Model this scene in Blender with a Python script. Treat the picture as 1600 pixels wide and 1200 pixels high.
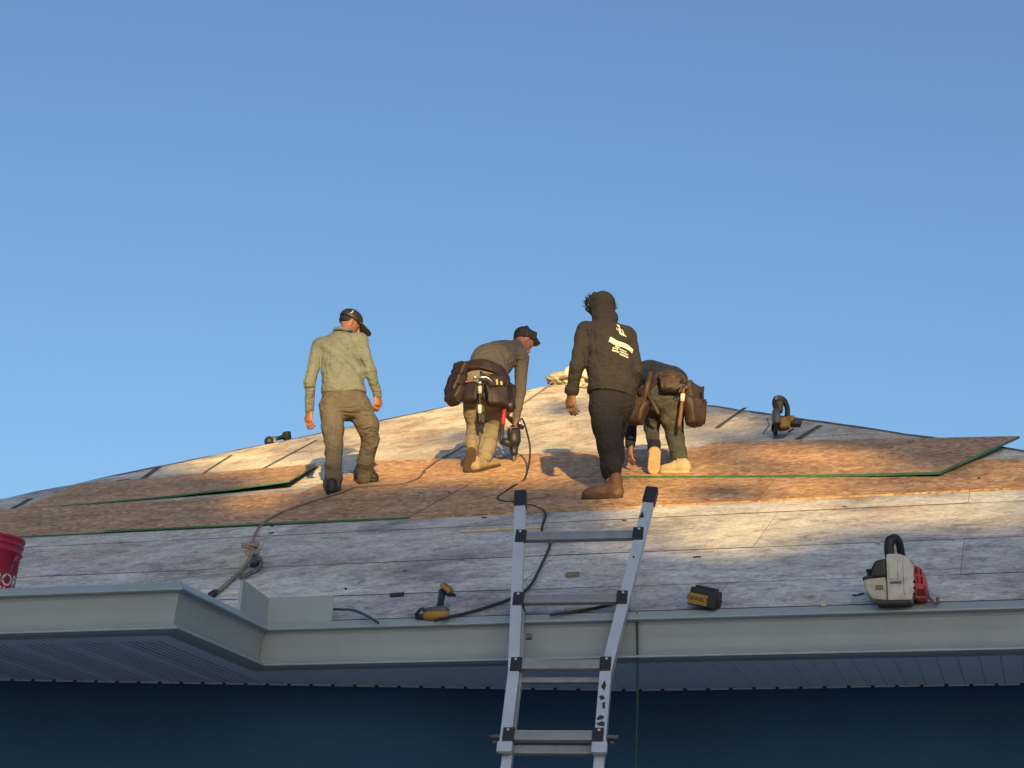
import bpy, bmesh, math, random
import numpy as np
from mathutils import Vector, Matrix
from mathutils.bvhtree import BVHTree

scene = bpy.context.scene
for o in list(bpy.data.objects):
    bpy.data.objects.remove(o)
COL = scene.collection
RAD = math.radians

# ------------------------------------------------------------------ camera, sky, sun, exposure
FOC, PITCH, ROLL = 2600.0, RAD(20.0), RAD(2.2)
EYE = np.array([0.0, 0.0, 1.55])
FWD = np.array([0, math.cos(PITCH), math.sin(PITCH)])
R0 = np.array([1.0, 0, 0]); U0 = np.cross(R0, FWD)
RGT = math.cos(ROLL) * R0 + math.sin(ROLL) * U0
UPV = -math.sin(ROLL) * R0 + math.cos(ROLL) * U0
cam_d = bpy.data.cameras.new('camera')
cam = bpy.data.objects.new('camera', cam_d); COL.objects.link(cam)
cam_d.sensor_width = 36.0; cam_d.lens = 36.0 * FOC / 1600.0
cam_d.clip_start = 0.05; cam_d.clip_end = 3000
M = Matrix.Identity(4)
for r in range(3):
    M[r][0], M[r][1], M[r][2], M[r][3] = RGT[r], UPV[r], -FWD[r], EYE[r]
cam.matrix_world = M
scene.camera = cam
scene.render.resolution_x, scene.render.resolution_y = 1024, 768

SUN_EL, SUN_AZ = RAD(8.0), RAD(5.0)           # sun low behind the camera, a little to the right
SUN = np.array([math.sin(SUN_AZ) * math.cos(SUN_EL), -math.cos(SUN_AZ) * math.cos(SUN_EL), math.sin(SUN_EL)])
world = bpy.data.worlds.new('World'); scene.world = world; world.use_nodes = True
wn, wl = world.node_tree.nodes, world.node_tree.links
sky = wn.new('ShaderNodeTexSky'); sky.sky_type = 'NISHITA'; sky.sun_disc = False
sky.sun_elevation = SUN_EL; sky.sun_rotation = math.pi - SUN_AZ
sky.altitude = 0; sky.air_density = 1.0; sky.dust_density = 3.0; sky.ozone_density = 3.0
bg = wn['Background']; bg.inputs['Strength'].default_value = 0.14
wl.new(sky.outputs['Color'], bg.inputs['Color'])
sl = bpy.data.lights.new('sun', 'SUN'); sl.energy = 5.0; sl.angle = RAD(0.55); sl.color = (1.0, 0.65, 0.22)
so = bpy.data.objects.new('sun', sl); COL.objects.link(so)
so.rotation_euler = Vector(SUN).to_track_quat('Z', 'Y').to_euler(); so.location = (10, -60, 30)
vs = scene.view_settings
vs.view_transform = 'Standard'; vs.look = 'None'; vs.gamma = 1.0; vs.use_curve_mapping = False
vs.exposure = 0.87

# ------------------------------------------------------------------ frames: roof plane and picture rays
def ray(x, y):
    return FWD + RGT * (x - 800) / FOC - UPV * (y - 600) / FOC
ROOF_AZ, ROOF_P, EAVE_D = RAD(18.0), RAD(26.0), 8.6
RO = ray(940, 963) * EAVE_D + EYE             # a point of the eave edge
RE = np.array([math.cos(ROOF_AZ), -math.sin(ROOF_AZ), 0])      # along the eave
RH = np.array([math.sin(ROOF_AZ), math.cos(ROOF_AZ), 0])       # level, into the house
RV = RH * math.cos(ROOF_P) + np.array([0, 0, 1]) * math.sin(ROOF_P)   # up the slope
RN = np.cross(RE, RV)
ZE = RO[2]
def rp(u, v, w=0.0):                           # roof coordinates to world
    return RO + RE * u + RV * v + RN * w
def hp(u, h, z=0.0):                           # eave coordinates (level) to world
    return RO + RE * u + RH * h + np.array([0, 0, z])
def on_roof(x, y, w=0.0):                      # where a line of sight meets the roof
    d = ray(x, y); t = ((RO - EYE) @ RN) / (d @ RN)
    return EYE + d * t + RN * w
def roof_uv(x, y):
    q = on_roof(x, y) - RO
    return q @ RE, q @ RV
def at(x, y, Y):                               # a point of a line of sight at world depth Y
    d = ray(x, y); return EYE + d * (Y / d[1])
def A(*v): return np.array(v, float)
def unit(v): v = np.asarray(v, float); return v / (np.linalg.norm(v) + 1e-12)

# ------------------------------------------------------------------ materials
MATS = {}
def mat(name, base, rough=0.75, var=0.15, scale=8.0, bump=0.0, bscale=60.0, metal=0.0, spec=0.4, dirt=None, dscale=3.0, damt=0.4, sheen=0.0, stretch=None, crease=0.0, dpos=(0.48, 0.68)):
    m = bpy.data.materials.new(name); m.use_nodes = True
    nt = m.node_tree; N, L = nt.nodes, nt.links
    b = N['Principled BSDF']
    b.inputs['Roughness'].default_value = rough; b.inputs['Metallic'].default_value = metal
    b.inputs['Specular IOR Level'].default_value = spec
    if sheen: b.inputs['Sheen Weight'].default_value = sheen
    tc = N.new('ShaderNodeTexCoord'); src = tc.outputs['Object']
    if stretch:
        mp = N.new('ShaderNodeMapping'); mp.inputs['Scale'].default_value = stretch
        L.new(src, mp.inputs['Vector']); src = mp.outputs['Vector']
    n = N.new('ShaderNodeTexNoise'); n.inputs['Scale'].default_value = scale; n.inputs['Detail'].default_value = 5; n.inputs['Roughness'].default_value = 0.65
    L.new(src, n.inputs['Vector'])
    r = N.new('ShaderNodeValToRGB')
    r.color_ramp.elements[0].position = 0.3; r.color_ramp.elements[1].position = 0.7
    lo = [max(0, c * (1 - var)) for c in base]; hi = [min(1, c * (1 + var)) for c in base]
    r.color_ramp.elements[0].color = (*lo, 1); r.color_ramp.elements[1].color = (*hi, 1)
    L.new(n.outputs['Fac'], r.inputs['Fac']); out = r.outputs['Color']
    if dirt:
        n2 = N.new('ShaderNodeTexNoise'); n2.inputs['Scale'].default_value = dscale; n2.inputs['Detail'].default_value = 8; n2.inputs['Roughness'].default_value = 0.7
        L.new(src, n2.inputs['Vector'])
        r2 = N.new('ShaderNodeValToRGB'); r2.color_ramp.elements[0].position = dpos[0]; r2.color_ramp.elements[1].position = dpos[1]
        r2.color_ramp.elements[0].color = (0, 0, 0, 1); r2.color_ramp.elements[1].color = (damt,) * 3 + (1,)
        L.new(n2.outputs['Fac'], r2.inputs['Fac'])
        mx = N.new('ShaderNodeMixRGB'); mx.inputs['Color2'].default_value = (*dirt, 1)
        L.new(r2.outputs['Color'], mx.inputs['Fac']); L.new(out, mx.inputs['Color1']); out = mx.outputs['Color']
    L.new(out, b.inputs['Base Color'])
    if bump:
        n3 = N.new('ShaderNodeTexNoise'); n3.inputs['Scale'].default_value = bscale; n3.inputs['Detail'].default_value = 4
        L.new(src, n3.inputs['Vector'])
        bp = N.new('ShaderNodeBump'); bp.inputs['Strength'].default_value = bump; bp.inputs['Distance'].default_value = 0.01
        L.new(n3.outputs['Fac'], bp.inputs['Height']); L.new(bp.outputs['Normal'], b.inputs['Normal'])
        if crease:                                     # cloth creases: ridged, drawn-out noise at two sizes
            prev = bp
            for (st, sc, rot) in (((1.0, 1.0, 0.45), 7.0, (0.0, 0.55, 0.3)), ((0.5, 0.7, 1.3), 12.0, (0.3, -0.25, 0.0))):
                mp2 = N.new('ShaderNodeMapping'); mp2.inputs['Scale'].default_value = st; mp2.inputs['Rotation'].default_value = rot; L.new(src, mp2.inputs['Vector'])
                n4 = N.new('ShaderNodeTexNoise'); n4.inputs['Scale'].default_value = sc; n4.inputs['Detail'].default_value = 1.5; n4.inputs['Distortion'].default_value = 0.6
                L.new(mp2.outputs['Vector'], n4.inputs['Vector'])
                sb = N.new('ShaderNodeMath'); sb.operation = 'SUBTRACT'; sb.inputs[1].default_value = 0.5; L.new(n4.outputs['Fac'], sb.inputs[0])
                ab = N.new('ShaderNodeMath'); ab.operation = 'ABSOLUTE'; L.new(sb.outputs['Value'], ab.inputs[0])
                pw = N.new('ShaderNodeMath'); pw.operation = 'POWER'; pw.inputs[1].default_value = 0.6; L.new(ab.outputs['Value'], pw.inputs[0])
                b2 = N.new('ShaderNodeBump'); b2.inputs['Strength'].default_value = crease; b2.inputs['Distance'].default_value = 0.035
                L.new(pw.outputs['Value'], b2.inputs['Height']); L.new(prev.outputs['Normal'], b2.inputs['Normal']); prev = b2
            L.new(prev.outputs['Normal'], b.inputs['Normal'])
    MATS[name] = m
    return m

def roof_vec(N, L):
    """world position turned into roof coordinates (u along eave, v up slope)"""
    g = N.new('ShaderNodeNewGeometry')
    outs = []
    for ax in (RE, RV, RN):
        d = N.new('ShaderNodeVectorMath'); d.operation = 'DOT_PRODUCT'
        d.inputs[1].default_value = tuple(ax); L.new(g.outputs['Position'], d.inputs[0]); outs.append(d.outputs['Value'])
    c = N.new('ShaderNodeCombineXYZ')
    for i in range(3): L.new(outs[i], c.inputs[i])
    return c.outputs['Vector'], outs
def node_noise(N, L, vec, sc, stretch, detail=6, rough=0.7, dist=0.0):
    mp = N.new('ShaderNodeMapping'); mp.inputs['Scale'].default_value = stretch; L.new(vec, mp.inputs['Vector'])
    n = N.new('ShaderNodeTexNoise'); n.inputs['Scale'].default_value = sc; n.inputs['Detail'].default_value = detail
    n.inputs['Roughness'].default_value = rough; n.inputs['Distortion'].default_value = dist
    L.new(mp.outputs['Vector'], n.inputs['Vector']); return n.outputs['Fac']
def node_ramp(N, L, fac, stops):
    r = N.new('ShaderNodeValToRGB'); e = r.color_ramp.elements
    while len(e) < len(stops): e.new(0.5)
    for i, (p, c) in enumerate(stops):
        e[i].position = p; e[i].color = (*c, 1) if len(c) == 3 else c
    L.new(fac, r.inputs['Fac']); return r.outputs['Color']
def node_mix(N, L, a, b, fac, mode='MIX'):
    m = N.new('ShaderNodeMixRGB'); m.blend_type = mode
    for s, i in ((fac, 'Fac'), (a, 'Color1'), (b, 'Color2')):
        if isinstance(s, (int, float)): m.inputs[i].default_value = s
        elif isinstance(s, tuple): m.inputs[i].default_value = (*s, 1)
        else: L.new(s, m.inputs[i])
    return m.outputs['Color']

def mat_sheathing():
    m = bpy.data.materials.new('weathered sheathing'); m.use_nodes = True
    N, L = m.node_tree.nodes, m.node_tree.links; b = N['Principled BSDF']
    b.inputs['Roughness'].default_value = 0.9; b.inputs['Specular IOR Level'].default_value = 0.15
    vec, (u, v, w) = roof_vec(N, L)
    big = node_noise(N, L, vec, 1.5, (0.55, 0.8, 1), 7, 0.68, 0.6)
    fine = node_noise(N, L, vec, 10.0, (0.55, 0.72, 1), 10, 0.76, 0.35)
    spot = node_noise(N, L, vec, 20.0, (1.0, 0.45, 1), 8, 0.8)
    col = node_ramp(N, L, fine, [(0.31, (0.22, 0.215, 0.22)), (0.43, (0.48, 0.475, 0.47)), (0.54, (0.64, 0.635, 0.61)), (0.70, (0.76, 0.75, 0.72))])
    bigc = node_ramp(N, L, big, [(0.35, (0.34, 0.32, 0.36)), (0.46, (0.80, 0.79, 0.81)), (0.56, (1.0, 1.0, 1.0))])
    col = node_mix(N, L, col, bigc, 0.75, 'MULTIPLY')
    spc = node_ramp(N, L, spot, [(0.57, (1, 1, 1)), (0.66, (0.34, 0.31, 0.31))])
    col = node_mix(N, L, col, spc, 0.85, 'MULTIPLY')
    pale = node_noise(N, L, vec, 6.0, (0.9, 0.6, 1), 9, 0.8, 0.3)
    col = node_mix(N, L, col, (0.78, 0.77, 0.74), node_ramp(N, L, pale, [(0.56, (0, 0, 0)), (0.66, (0.7, 0.7, 0.7))]))
    grain = node_noise(N, L, vec, 42.0, (0.6, 0.75, 1), 6, 0.75)
    # the upper deck blends to a tan wood colour
    mr = N.new('ShaderNodeMapRange'); mr.inputs['From Min'].default_value = float(RO @ RV + 5.2); mr.inputs['From Max'].default_value = float(RO @ RV + 7.5)
    L.new(v, mr.inputs['Value'])
    tan = node_ramp(N, L, node_noise(N, L, vec, 3.2, (0.9, 0.45, 1), 10, 0.8, 0.5), [(0.38, (0.24, 0.18, 0.14)), (0.46, (0.50, 0.41, 0.31)), (0.54, (0.70, 0.61, 0.46)), (0.66, (0.84, 0.77, 0.62))])
    f = N.new('ShaderNodeMath'); f.operation = 'MULTIPLY'; f.inputs[1].default_value = 0.72; L.new(mr.outputs['Result'], f.inputs[0])
    col = node_mix(N, L, col, tan, f.outputs['Value'])
    # rusty pink chalk and rope staining in places
    st = node_noise(N, L, vec, 1.3, (0.8, 0.35, 1), 5, 0.6, 1.0)
    stf = node_ramp(N, L, st, [(0.53, (0, 0, 0)), (0.68, (0.38, 0.38, 0.38))])
    col = node_mix(N, L, col, (0.42, 0.26, 0.20), stf)
    col = node_mix(N, L, col, node_ramp(N, L, grain, [(0.36, (0.62, 0.61, 0.60)), (0.52, (1.0, 1.0, 1.0)), (0.66, (1.1, 1.1, 1.09))]), 0.9, 'MULTIPLY')
    oi = N.new('ShaderNodeObjectInfo')
    rr = node_ramp(N, L, oi.outputs['Random'], [(0, (0.84, 0.84, 0.86)), (1, (1.06, 1.05, 1.03))])
    col = node_mix(N, L, col, rr, 1.0, 'MULTIPLY')
    L.new(col, b.inputs['Base Color'])
    bp = N.new('ShaderNodeBump'); bp.inputs['Strength'].default_value = 0.5; bp.inputs['Distance'].default_value = 0.012
    L.new(fine, bp.inputs['Height']); L.new(bp.outputs['Normal'], b.inputs['Normal'])
    return m

def mat_osb():
    m = bpy.data.materials.new('osb strands'); m.use_nodes = True
    N, L = m.node_tree.nodes, m.node_tree.links; b = N['Principled BSDF']
    b.inputs['Roughness'].default_value = 0.7; b.inputs['Specular IOR Level'].default_value = 0.25
    tc = N.new('ShaderNodeTexCoord'); vec = tc.outputs['Object']
    oi = N.new('ShaderNodeObjectInfo')
    off = N.new('ShaderNodeVectorMath'); off.operation = 'MULTIPLY_ADD'
    cm = N.new('ShaderNodeCombineXYZ'); L.new(oi.outputs['Random'], cm.inputs[0]); L.new(oi.outputs['Random'], cm.inputs[1])
    L.new(cm.outputs['Vector'], off.inputs[0]); off.inputs[1].default_value = (37, 91, 0); L.new(vec, off.inputs[2]); vec = off.outputs['Vector']
    wp = N.new('ShaderNodeTexNoise'); wp.inputs['Scale'].default_value = 5; L.new(vec, wp.inputs['Vector'])
    wm = N.new('ShaderNodeVectorMath'); wm.operation = 'MULTIPLY_ADD'; wm.inputs[1].default_value = (0.09, 0.09, 0); L.new(wp.outputs['Color'], wm.inputs[0]); L.new(vec, wm.inputs[2])
    cols = []
    for k, (st, rot) in enumerate((((24, 22, 1), 0.35), ((18, 28, 1), -0.5), ((26, 17, 1), 0.9))):
        mp = N.new('ShaderNodeMapping'); mp.inputs['Scale'].default_value = st; mp.inputs['Rotation'].default_value = (0, 0, rot)
        L.new(wm.outputs['Vector'], mp.inputs['Vector'])
        vo = N.new('ShaderNodeTexVoronoi'); vo.inputs['Scale'].default_value = 1.0; vo.voronoi_dimensions = '2D'; L.new(mp.outputs['Vector'], vo.inputs['Vector'])
        sp = N.new('ShaderNodeSeparateColor'); L.new(vo.outputs['Color'], sp.inputs['Color']); cols.append(sp)
    a = node_ramp(N, L, cols[0].outputs[0], [(0, (0.265, 0.137, 0.066)), (0.35, (0.408, 0.237, 0.127)), (0.75, (0.510, 0.328, 0.194)), (1, (0.632, 0.465, 0.312))])
    c2 = node_ramp(N, L, cols[1].outputs[0], [(0, (0.306, 0.162, 0.080)), (0.5, (0.449, 0.278, 0.156)), (1, (0.571, 0.385, 0.233))])
    sel = node_ramp(N, L, cols[2].outputs[1], [(0.45, (0, 0, 0)), (0.5, (1, 1, 1))])
    col = node_mix(N, L, a, c2, sel)
    big = node_noise(N, L, vec, 2.2, (0.5, 1, 1), 5, 0.6)
    col = node_mix(N, L, col, node_ramp(N, L, big, [(0.35, (0.72, 0.70, 0.68)), (0.65, (1.08, 1.05, 1.0))]), 0.8, 'MULTIPLY')
    grime = node_noise(N, L, vec, 6.0, (0.6, 1, 1), 7, 0.7)
    col = node_mix(N, L, col, (0.22, 0.145, 0.09), node_ramp(N, L, grime, [(0.58, (0, 0, 0)), (0.74, (0.4, 0.4, 0.4))]))
    L.new(col, b.inputs['Base Color'])
    bp = N.new('ShaderNodeBump'); bp.inputs['Strength'].default_value = 0.35; bp.inputs['Distance'].default_value = 0.004
    L.new(cols[0].outputs[1], bp.inputs['Height']); L.new(bp.outputs['Normal'], b.inputs['Normal'])
    return m

def mat_soffit(vented):
    m = bpy.data.materials.new('soffit vented' if vented else 'soffit plain'); m.use_nodes = True
    N, L = m.node_tree.nodes, m.node_tree.links; b = N['Principled BSDF']
    b.inputs['Roughness'].default_value = 0.55
    g = N.new('ShaderNodeNewGeometry')
    def dot(ax):
        d = N.new('ShaderNodeVectorMath'); d.operation = 'DOT_PRODUCT'; d.inputs[1].default_value = tuple(ax)
        L.new(g.outputs['Position'], d.inputs[0]); return d.outputs['Value']
    def mth(op, a, v):
        k = N.new('ShaderNodeMath'); k.operation = op
        for i, s in enumerate((a, v)):
            if isinstance(s, (int, float)): k.inputs[i].default_value = s
            else: L.new(s, k.inputs[i])
        return k.outputs['Value']
    n = N.new('ShaderNodeTexNoise'); n.inputs['Scale'].default_value = 3; n.inputs['Detail'].default_value = 5
    col = node_ramp(N, L, n.outputs['Fac'], [(0.3, (0.42, 0.54, 0.68)), (0.7, (0.46, 0.58, 0.72))])
    if vented:
        u, h = dot(RE), dot(RH)
        a = mth('LESS_THAN', mth('FRACT', mth('MULTIPLY', u, 24.0), 0), 0.40)
        c = mth('LESS_THAN', mth('FRACT', mth('MULTIPLY', h, 30.0), 0), 0.55)
        band = mth('GREATER_THAN', mth('FRACT', mth('MULTIPLY', u, 1 / 0.3048), 0), 0.22)
        f = mth('MULTIPLY', mth('MULTIPLY', a, c), band)
        col = node_mix(N, L, col, (0.03, 0.032, 0.036), f)
    L.new(col, b.inputs['Base Color'])
    return m

SHEATH = mat_sheathing(); OSB = mat_osb(); SOFV = mat_soffit(True); SOFP = mat_soffit(False)
GUTTER = mat('painted gutter', (0.265, 0.330, 0.365), 0.34, 0.05, 2.0, dirt=(0.17, 0.225, 0.26), dscale=1.6, damt=0.35, stretch=(1, 1, 0.35))
CAULK = mat('caulk', (0.16, 0.15, 0.14), 0.9)
WALL = mat('navy wall paint', (0.0085, 0.049, 0.125), 0.85, 0.12, 1.5, bump=0.1, bscale=90)
FELT = mat('tar paper', (0.035, 0.034, 0.036), 0.9, 0.3, 20, bump=0.4)
GREEN = mat('green edge paint', (0.045, 0.17, 0.115), 0.7, 0.3, 14)
ALU = mat('aluminium', (0.44, 0.49, 0.56), 0.42, 0.08, 9, metal=0.35, spec=0.5, dirt=(0.05, 0.05, 0.055), dscale=13, damt=0.85, dpos=(0.66, 0.70), bump=0.03)
ALUB = mat('aluminium rungs', (0.23, 0.25, 0.275), 0.5, 0.15, 12, metal=0.3, dirt=(0.06, 0.06, 0.065), dscale=14, damt=0.8, dpos=(0.64, 0.70))
BLACK = mat('black plastic', (0.016, 0.018, 0.022), 0.5, 0.2, 20, bump=0.1)
RUBBER = mat('black rubber hose', (0.02, 0.022, 0.026), 0.6, 0.25, 30)
YELLOW = mat('yellow plastic', (0.34, 0.185, 0.028), 0.5, 0.12, 25, dirt=(0.12, 0.08, 0.04), dscale=25, damt=0.6)
STEEL = mat('bright steel', (0.62, 0.60, 0.57), 0.35, 0.1, 30, metal=0.8)
DSTEEL = mat('dull steel', (0.13, 0.12, 0.125), 0.55, 0.25, 30, metal=0.4)
CREAMP = mat('cream plastic', (0.42, 0.40, 0.33), 0.6, 0.12, 12, dirt=(0.15, 0.13, 0.11), dscale=14, damt=0.6)
GREYP = mat('worn grey casing', (0.50, 0.48, 0.45), 0.6, 0.14, 12, dirt=(0.2, 0.18, 0.16), dscale=16, damt=0.6)
REDP = mat('red plastic', (0.42, 0.035, 0.035), 0.5, 0.15, 20, dirt=(0.12, 0.03, 0.03), dscale=20, damt=0.5)
BUCKET = mat('red bucket plastic', (0.33, 0.018, 0.060), 0.42, 0.08, 6, dirt=(0.2, 0.05, 0.06), dscale=8, damt=0.3)
WHITEP = mat('white print', (0.58, 0.56, 0.52), 0.7, 0.06, 40)
ROPE = mat('faded rope', (0.27, 0.20, 0.18), 0.95, 0.35, 60, bump=0.6, bscale=160)
ROPED = mat('grey rope', (0.24, 0.21, 0.17), 0.95, 0.4, 50, bump=0.6, bscale=160)
CANVAS = mat('pale canvas', (0.56, 0.53, 0.42), 0.9, 0.15, 10, bump=0.5, bscale=25, dirt=(0.3, 0.3, 0.25), dscale=9, damt=0.5)
PINE = mat('pale pine', (0.58, 0.44, 0.26), 0.8, 0.2, 12, stretch=(1, 6, 6))
SKIN1 = mat('ruddy skin', (0.25, 0.115, 0.085), 0.55, 0.12, 30, bump=0.15, bscale=120)
SKIN2 = mat('brown skin', (0.15, 0.078, 0.055), 0.55, 0.12, 30, bump=0.15, bscale=120)
HAIR = mat('black hair', (0.012, 0.011, 0.012), 0.6, 0.3, 40, bump=0.8, bscale=120)
SH_OLIVE = mat('khaki jersey', (0.128, 0.146, 0.142), 0.9, 0.10, 6, bump=0.25, bscale=40, sheen=0.0, crease=0.6)
SH_TAUPE = mat('taupe jersey', (0.085, 0.078, 0.076), 0.9, 0.10, 6, bump=0.25, bscale=40, sheen=0.0, crease=0.6)
SH_BROWN = mat('dark brown hoodie', (0.0205, 0.0195, 0.0240), 0.92, 0.14, 6, bump=0.3, bscale=40, sheen=0.0, crease=0.6)
SH_NAVY = mat('navy shirt', (0.0065, 0.0115, 0.030), 0.9, 0.2, 8, bump=0.3, bscale=40, crease=0.6)
TR_BROWN = mat('brown work trousers', (0.088, 0.079, 0.072), 0.9, 0.14, 8, bump=0.3, bscale=45, crease=0.6)
TR_KHAKI = mat('khaki work trousers', (0.21, 0.185, 0.145), 0.9, 0.14, 8, bump=0.3, bscale=45, dirt=(0.16, 0.12, 0.08), dscale=6, damt=0.5, crease=0.6)
TR_DARK = mat('charcoal trousers', (0.0120, 0.0115, 0.0175), 0.9, 0.2, 8, bump=0.3, bscale=45, crease=0.6)
TR_OLIVE = mat('grey olive trousers', (0.044, 0.049, 0.050), 0.9, 0.18, 8, bump=0.3, bscale=45, dirt=(0.13, 0.115, 0.085), dscale=14, damt=0.4, crease=0.6)
LEATHER = mat('dark brown leather', (0.021, 0.0125, 0.0125), 0.55, 0.3, 14, bump=0.3, bscale=50, dirt=(0.05, 0.033, 0.03), dscale=8, damt=0.6)
LEATHER2 = mat('worn brown leather', (0.032, 0.020, 0.018), 0.6, 0.3, 14, bump=0.3, bscale=50, dirt=(0.09, 0.058, 0.045), dscale=8, damt=0.6)
SHOE_B = mat('black shoe', (0.020, 0.020, 0.022), 0.6, 0.25, 20, bump=0.2)
SHOE_T = mat('dusty tan shoe', (0.25, 0.20, 0.14), 0.85, 0.25, 14, bump=0.3, dirt=(0.16, 0.11, 0.08), dscale=10, damt=0.7)
SHOE_C = mat('cream shoe', (0.36, 0.31, 0.22), 0.8, 0.12, 14, bump=0.2, dirt=(0.3, 0.2, 0.12), dscale=14, damt=0.5)
BOOT = mat('brown boot leather', (0.095, 0.050, 0.034), 0.75, 0.25, 16, bump=0.3, dirt=(0.28, 0.18, 0.12), dscale=12, damt=0.5)
SOLE = mat('dark sole', (0.05, 0.034, 0.026), 0.9, 0.25, 20, bump=0.3)
SOLE_C = mat('tan sole', (0.40, 0.29, 0.18), 0.9, 0.15, 20, bump=0.3)
LEAF = mat('oak leaves', (0.05, 0.085, 0.03), 0.7, 0.4, 2)
BARK = mat('oak bark', (0.10, 0.075, 0.055), 0.95, 0.3, 8, bump=0.8, bscale=20)
EDGEM = mat('dark board edge', (0.09, 0.085, 0.09), 0.95, 0.4, 6)
CONC = mat('driveway concrete', (0.38, 0.41, 0.45), 0.9, 0.12, 2, bump=0.2)
HIPF = mat('grey hip felt', (0.12, 0.115, 0.11), 0.95, 0.4, 6)
STRIPM = mat('weathered felt strip', (0.085, 0.078, 0.072), 0.95, 0.5, 9)
LAWN = mat('lawn', (0.06, 0.09, 0.035), 0.95, 0.35, 1.2, bump=0.6, bscale=30, dirt=(0.12, 0.10, 0.06), dscale=0.4, damt=0.6)

# ------------------------------------------------------------------ objects and tags
def tag(o, label=None, cat=None, group=None, kind=None):
    for k, v in (('label', label), ('category', cat), ('group', group), ('kind', kind)):
        if v: o[k] = v
    return o
def thing(name, loc, label, cat, group=None):
    o = bpy.data.objects.new(name, None); COL.objects.link(o)
    o.location = Vector(loc); o.empty_display_size = 0.1
    tag(o, label, cat, group); o['_w'] = tuple(float(x) for x in loc); return o
def wloc(o):
    return np.array(o['_w']) if o is not None and '_w' in o else np.zeros(3)
def link(name, verts, faces, m, parent=None, smooth=False, loc=None):
    """verts in world coordinates; the object's origin sits at its parent's base (or at loc)"""
    base = np.array(loc, float) if loc is not None else wloc(parent)
    v = np.asarray(verts, float) - base
    me = bpy.data.meshes.new(name); me.from_pydata(v.tolist(), [], [list(map(int, f)) for f in faces]); me.update()
    if smooth: me.polygons.foreach_set('use_smooth', [True] * len(me.polygons))
    me.materials.append(m)
    o = bpy.data.objects.new(name, me); COL.objects.link(o)
    o.location = Vector(base - wloc(parent)); o['_w'] = tuple(float(x) for x in base)
    if parent is not None: o.parent = parent
    return o

class MB:
    def __init__(s): s.v = []; s.f = []
    def add(s, verts, faces):
        n = len(s.v); s.v += [tuple(map(float, p)) for p in verts]; s.f += [[n + i for i in f] for f in faces]; return s
    def box(s, c, ax, dims, bevel=0.0, seg=2, taper=None):
        """rounded box at c with axes ax (3 unit vectors) and full dims; taper scales x,y at the top"""
        bm = bmesh.new(); bmesh.ops.create_cube(bm, size=1.0)
        for q in bm.verts:
            k = taper if taper and q.co.z > 0 else (1, 1)
            q.co = Vector((q.co.x * dims[0] * k[0], q.co.y * dims[1] * k[1], q.co.z * dims[2]))
        if bevel: bmesh.ops.bevel(bm, geom=list(bm.edges), offset=bevel, segments=seg, affect='EDGES', profile=0.6)
        bm.verts.index_update()
        vs_ = [np.asarray(c) + ax[0] * q.co.x + ax[1] * q.co.y + ax[2] * q.co.z for q in bm.verts]
        s.add(vs_, [[q.index for q in f.verts] for f in bm.faces]); bm.free(); return s
    def tube(s, pts, r, n=8, cap=True):
        pts = [np.asarray(p, float) for p in pts]; k = len(pts)
        rs = [r] * k if np.isscalar(r) else list(r)
        t0 = unit(pts[1] - pts[0]); ref = A(0, 0, 1) if abs(t0[2]) < 0.9 else A(1, 0, 0)
        nx = unit(np.cross(t0, ref)); rings = []
        for i in range(k):
            t = unit(pts[min(i + 1, k - 1)] - pts[max(i - 1, 0)])
            nx = unit(nx - t * (nx @ t)); ny = np.cross(t, nx)
            rings += [pts[i] + rs[i] * (math.cos(2 * math.pi * j / n) * nx + math.sin(2 * math.pi * j / n) * ny) for j in range(n)]
        f = [[i * n + j, i * n + (j + 1) % n, (i + 1) * n + (j + 1) % n, (i + 1) * n + j] for i in range(k - 1) for j in range(n)]
        if cap: f += [list(range(n))[::-1], [(k - 1) * n + j for j in range(n)]]
        return s.add(rings, f)
    def lathe(s, c, ax, prof, n=24, arc=2 * math.pi, start=0.0):
        """prof: list of (radius, height) about axis ax[2]"""
        full = abs(arc - 2 * math.pi) < 1e-6; m_ = n if full else n + 1; V = []
        for (r, h) in prof:
            for j in range(m_):
                a = start + arc * j / n
                V.append(np.asarray(c) + ax[2] * h + r * (math.cos(a) * ax[0] + math.sin(a) * ax[1]))
        F = []
        for i in range(len(prof) - 1):
            for j in range(n):
                j2 = (j + 1) % m_
                F.append([i * m_ + j, i * m_ + j2, (i + 1) * m_ + j2, (i + 1) * m_ + j])
        return s.add(V, F)
    def prism(s, poly, dvec):
        """poly: 3-D outline, pushed along dvec"""
        n = len(poly); V = [np.asarray(p) for p in poly] + [np.asarray(p) + dvec for p in poly]
        return s.add(V, [list(range(n))[::-1], list(range(n, 2 * n))] + [[i, (i + 1) % n, n + (i + 1) % n, n + i] for i in range(n)])
    def build(s, name, m, parent=None, smooth=False, loc=None): return link(name, s.v, s.f, m, parent, smooth, loc)

def frame(z, x=None):
    z = unit(z); x = A(1, 0, 0) if x is None else np.asarray(x, float)
    x = x - z * (x @ z)
    if np.linalg.norm(x) < 1e-6: x = np.cross(z, A(0, 1, 0.3))
    x = unit(x); return [x, np.cross(z, x), z]
def smooth_path(pts, n=6):
    P = [np.asarray(p, float) for p in pts]; out = []
    for i in range(len(P) - 1):
        p0, p1, p2, p3 = P[max(i - 1, 0)], P[i], P[i + 1], P[min(i + 2, len(P) - 1)]
        for k in range(n):
            t = k / n
            out.append(0.5 * (2 * p1 + (p2 - p0) * t + (2 * p0 - 5 * p1 + 4 * p2 - p3) * t * t + (3 * p1 - p0 - 3 * p2 + p3) * t ** 3))
    out.append(P[-1]); return out
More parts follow.
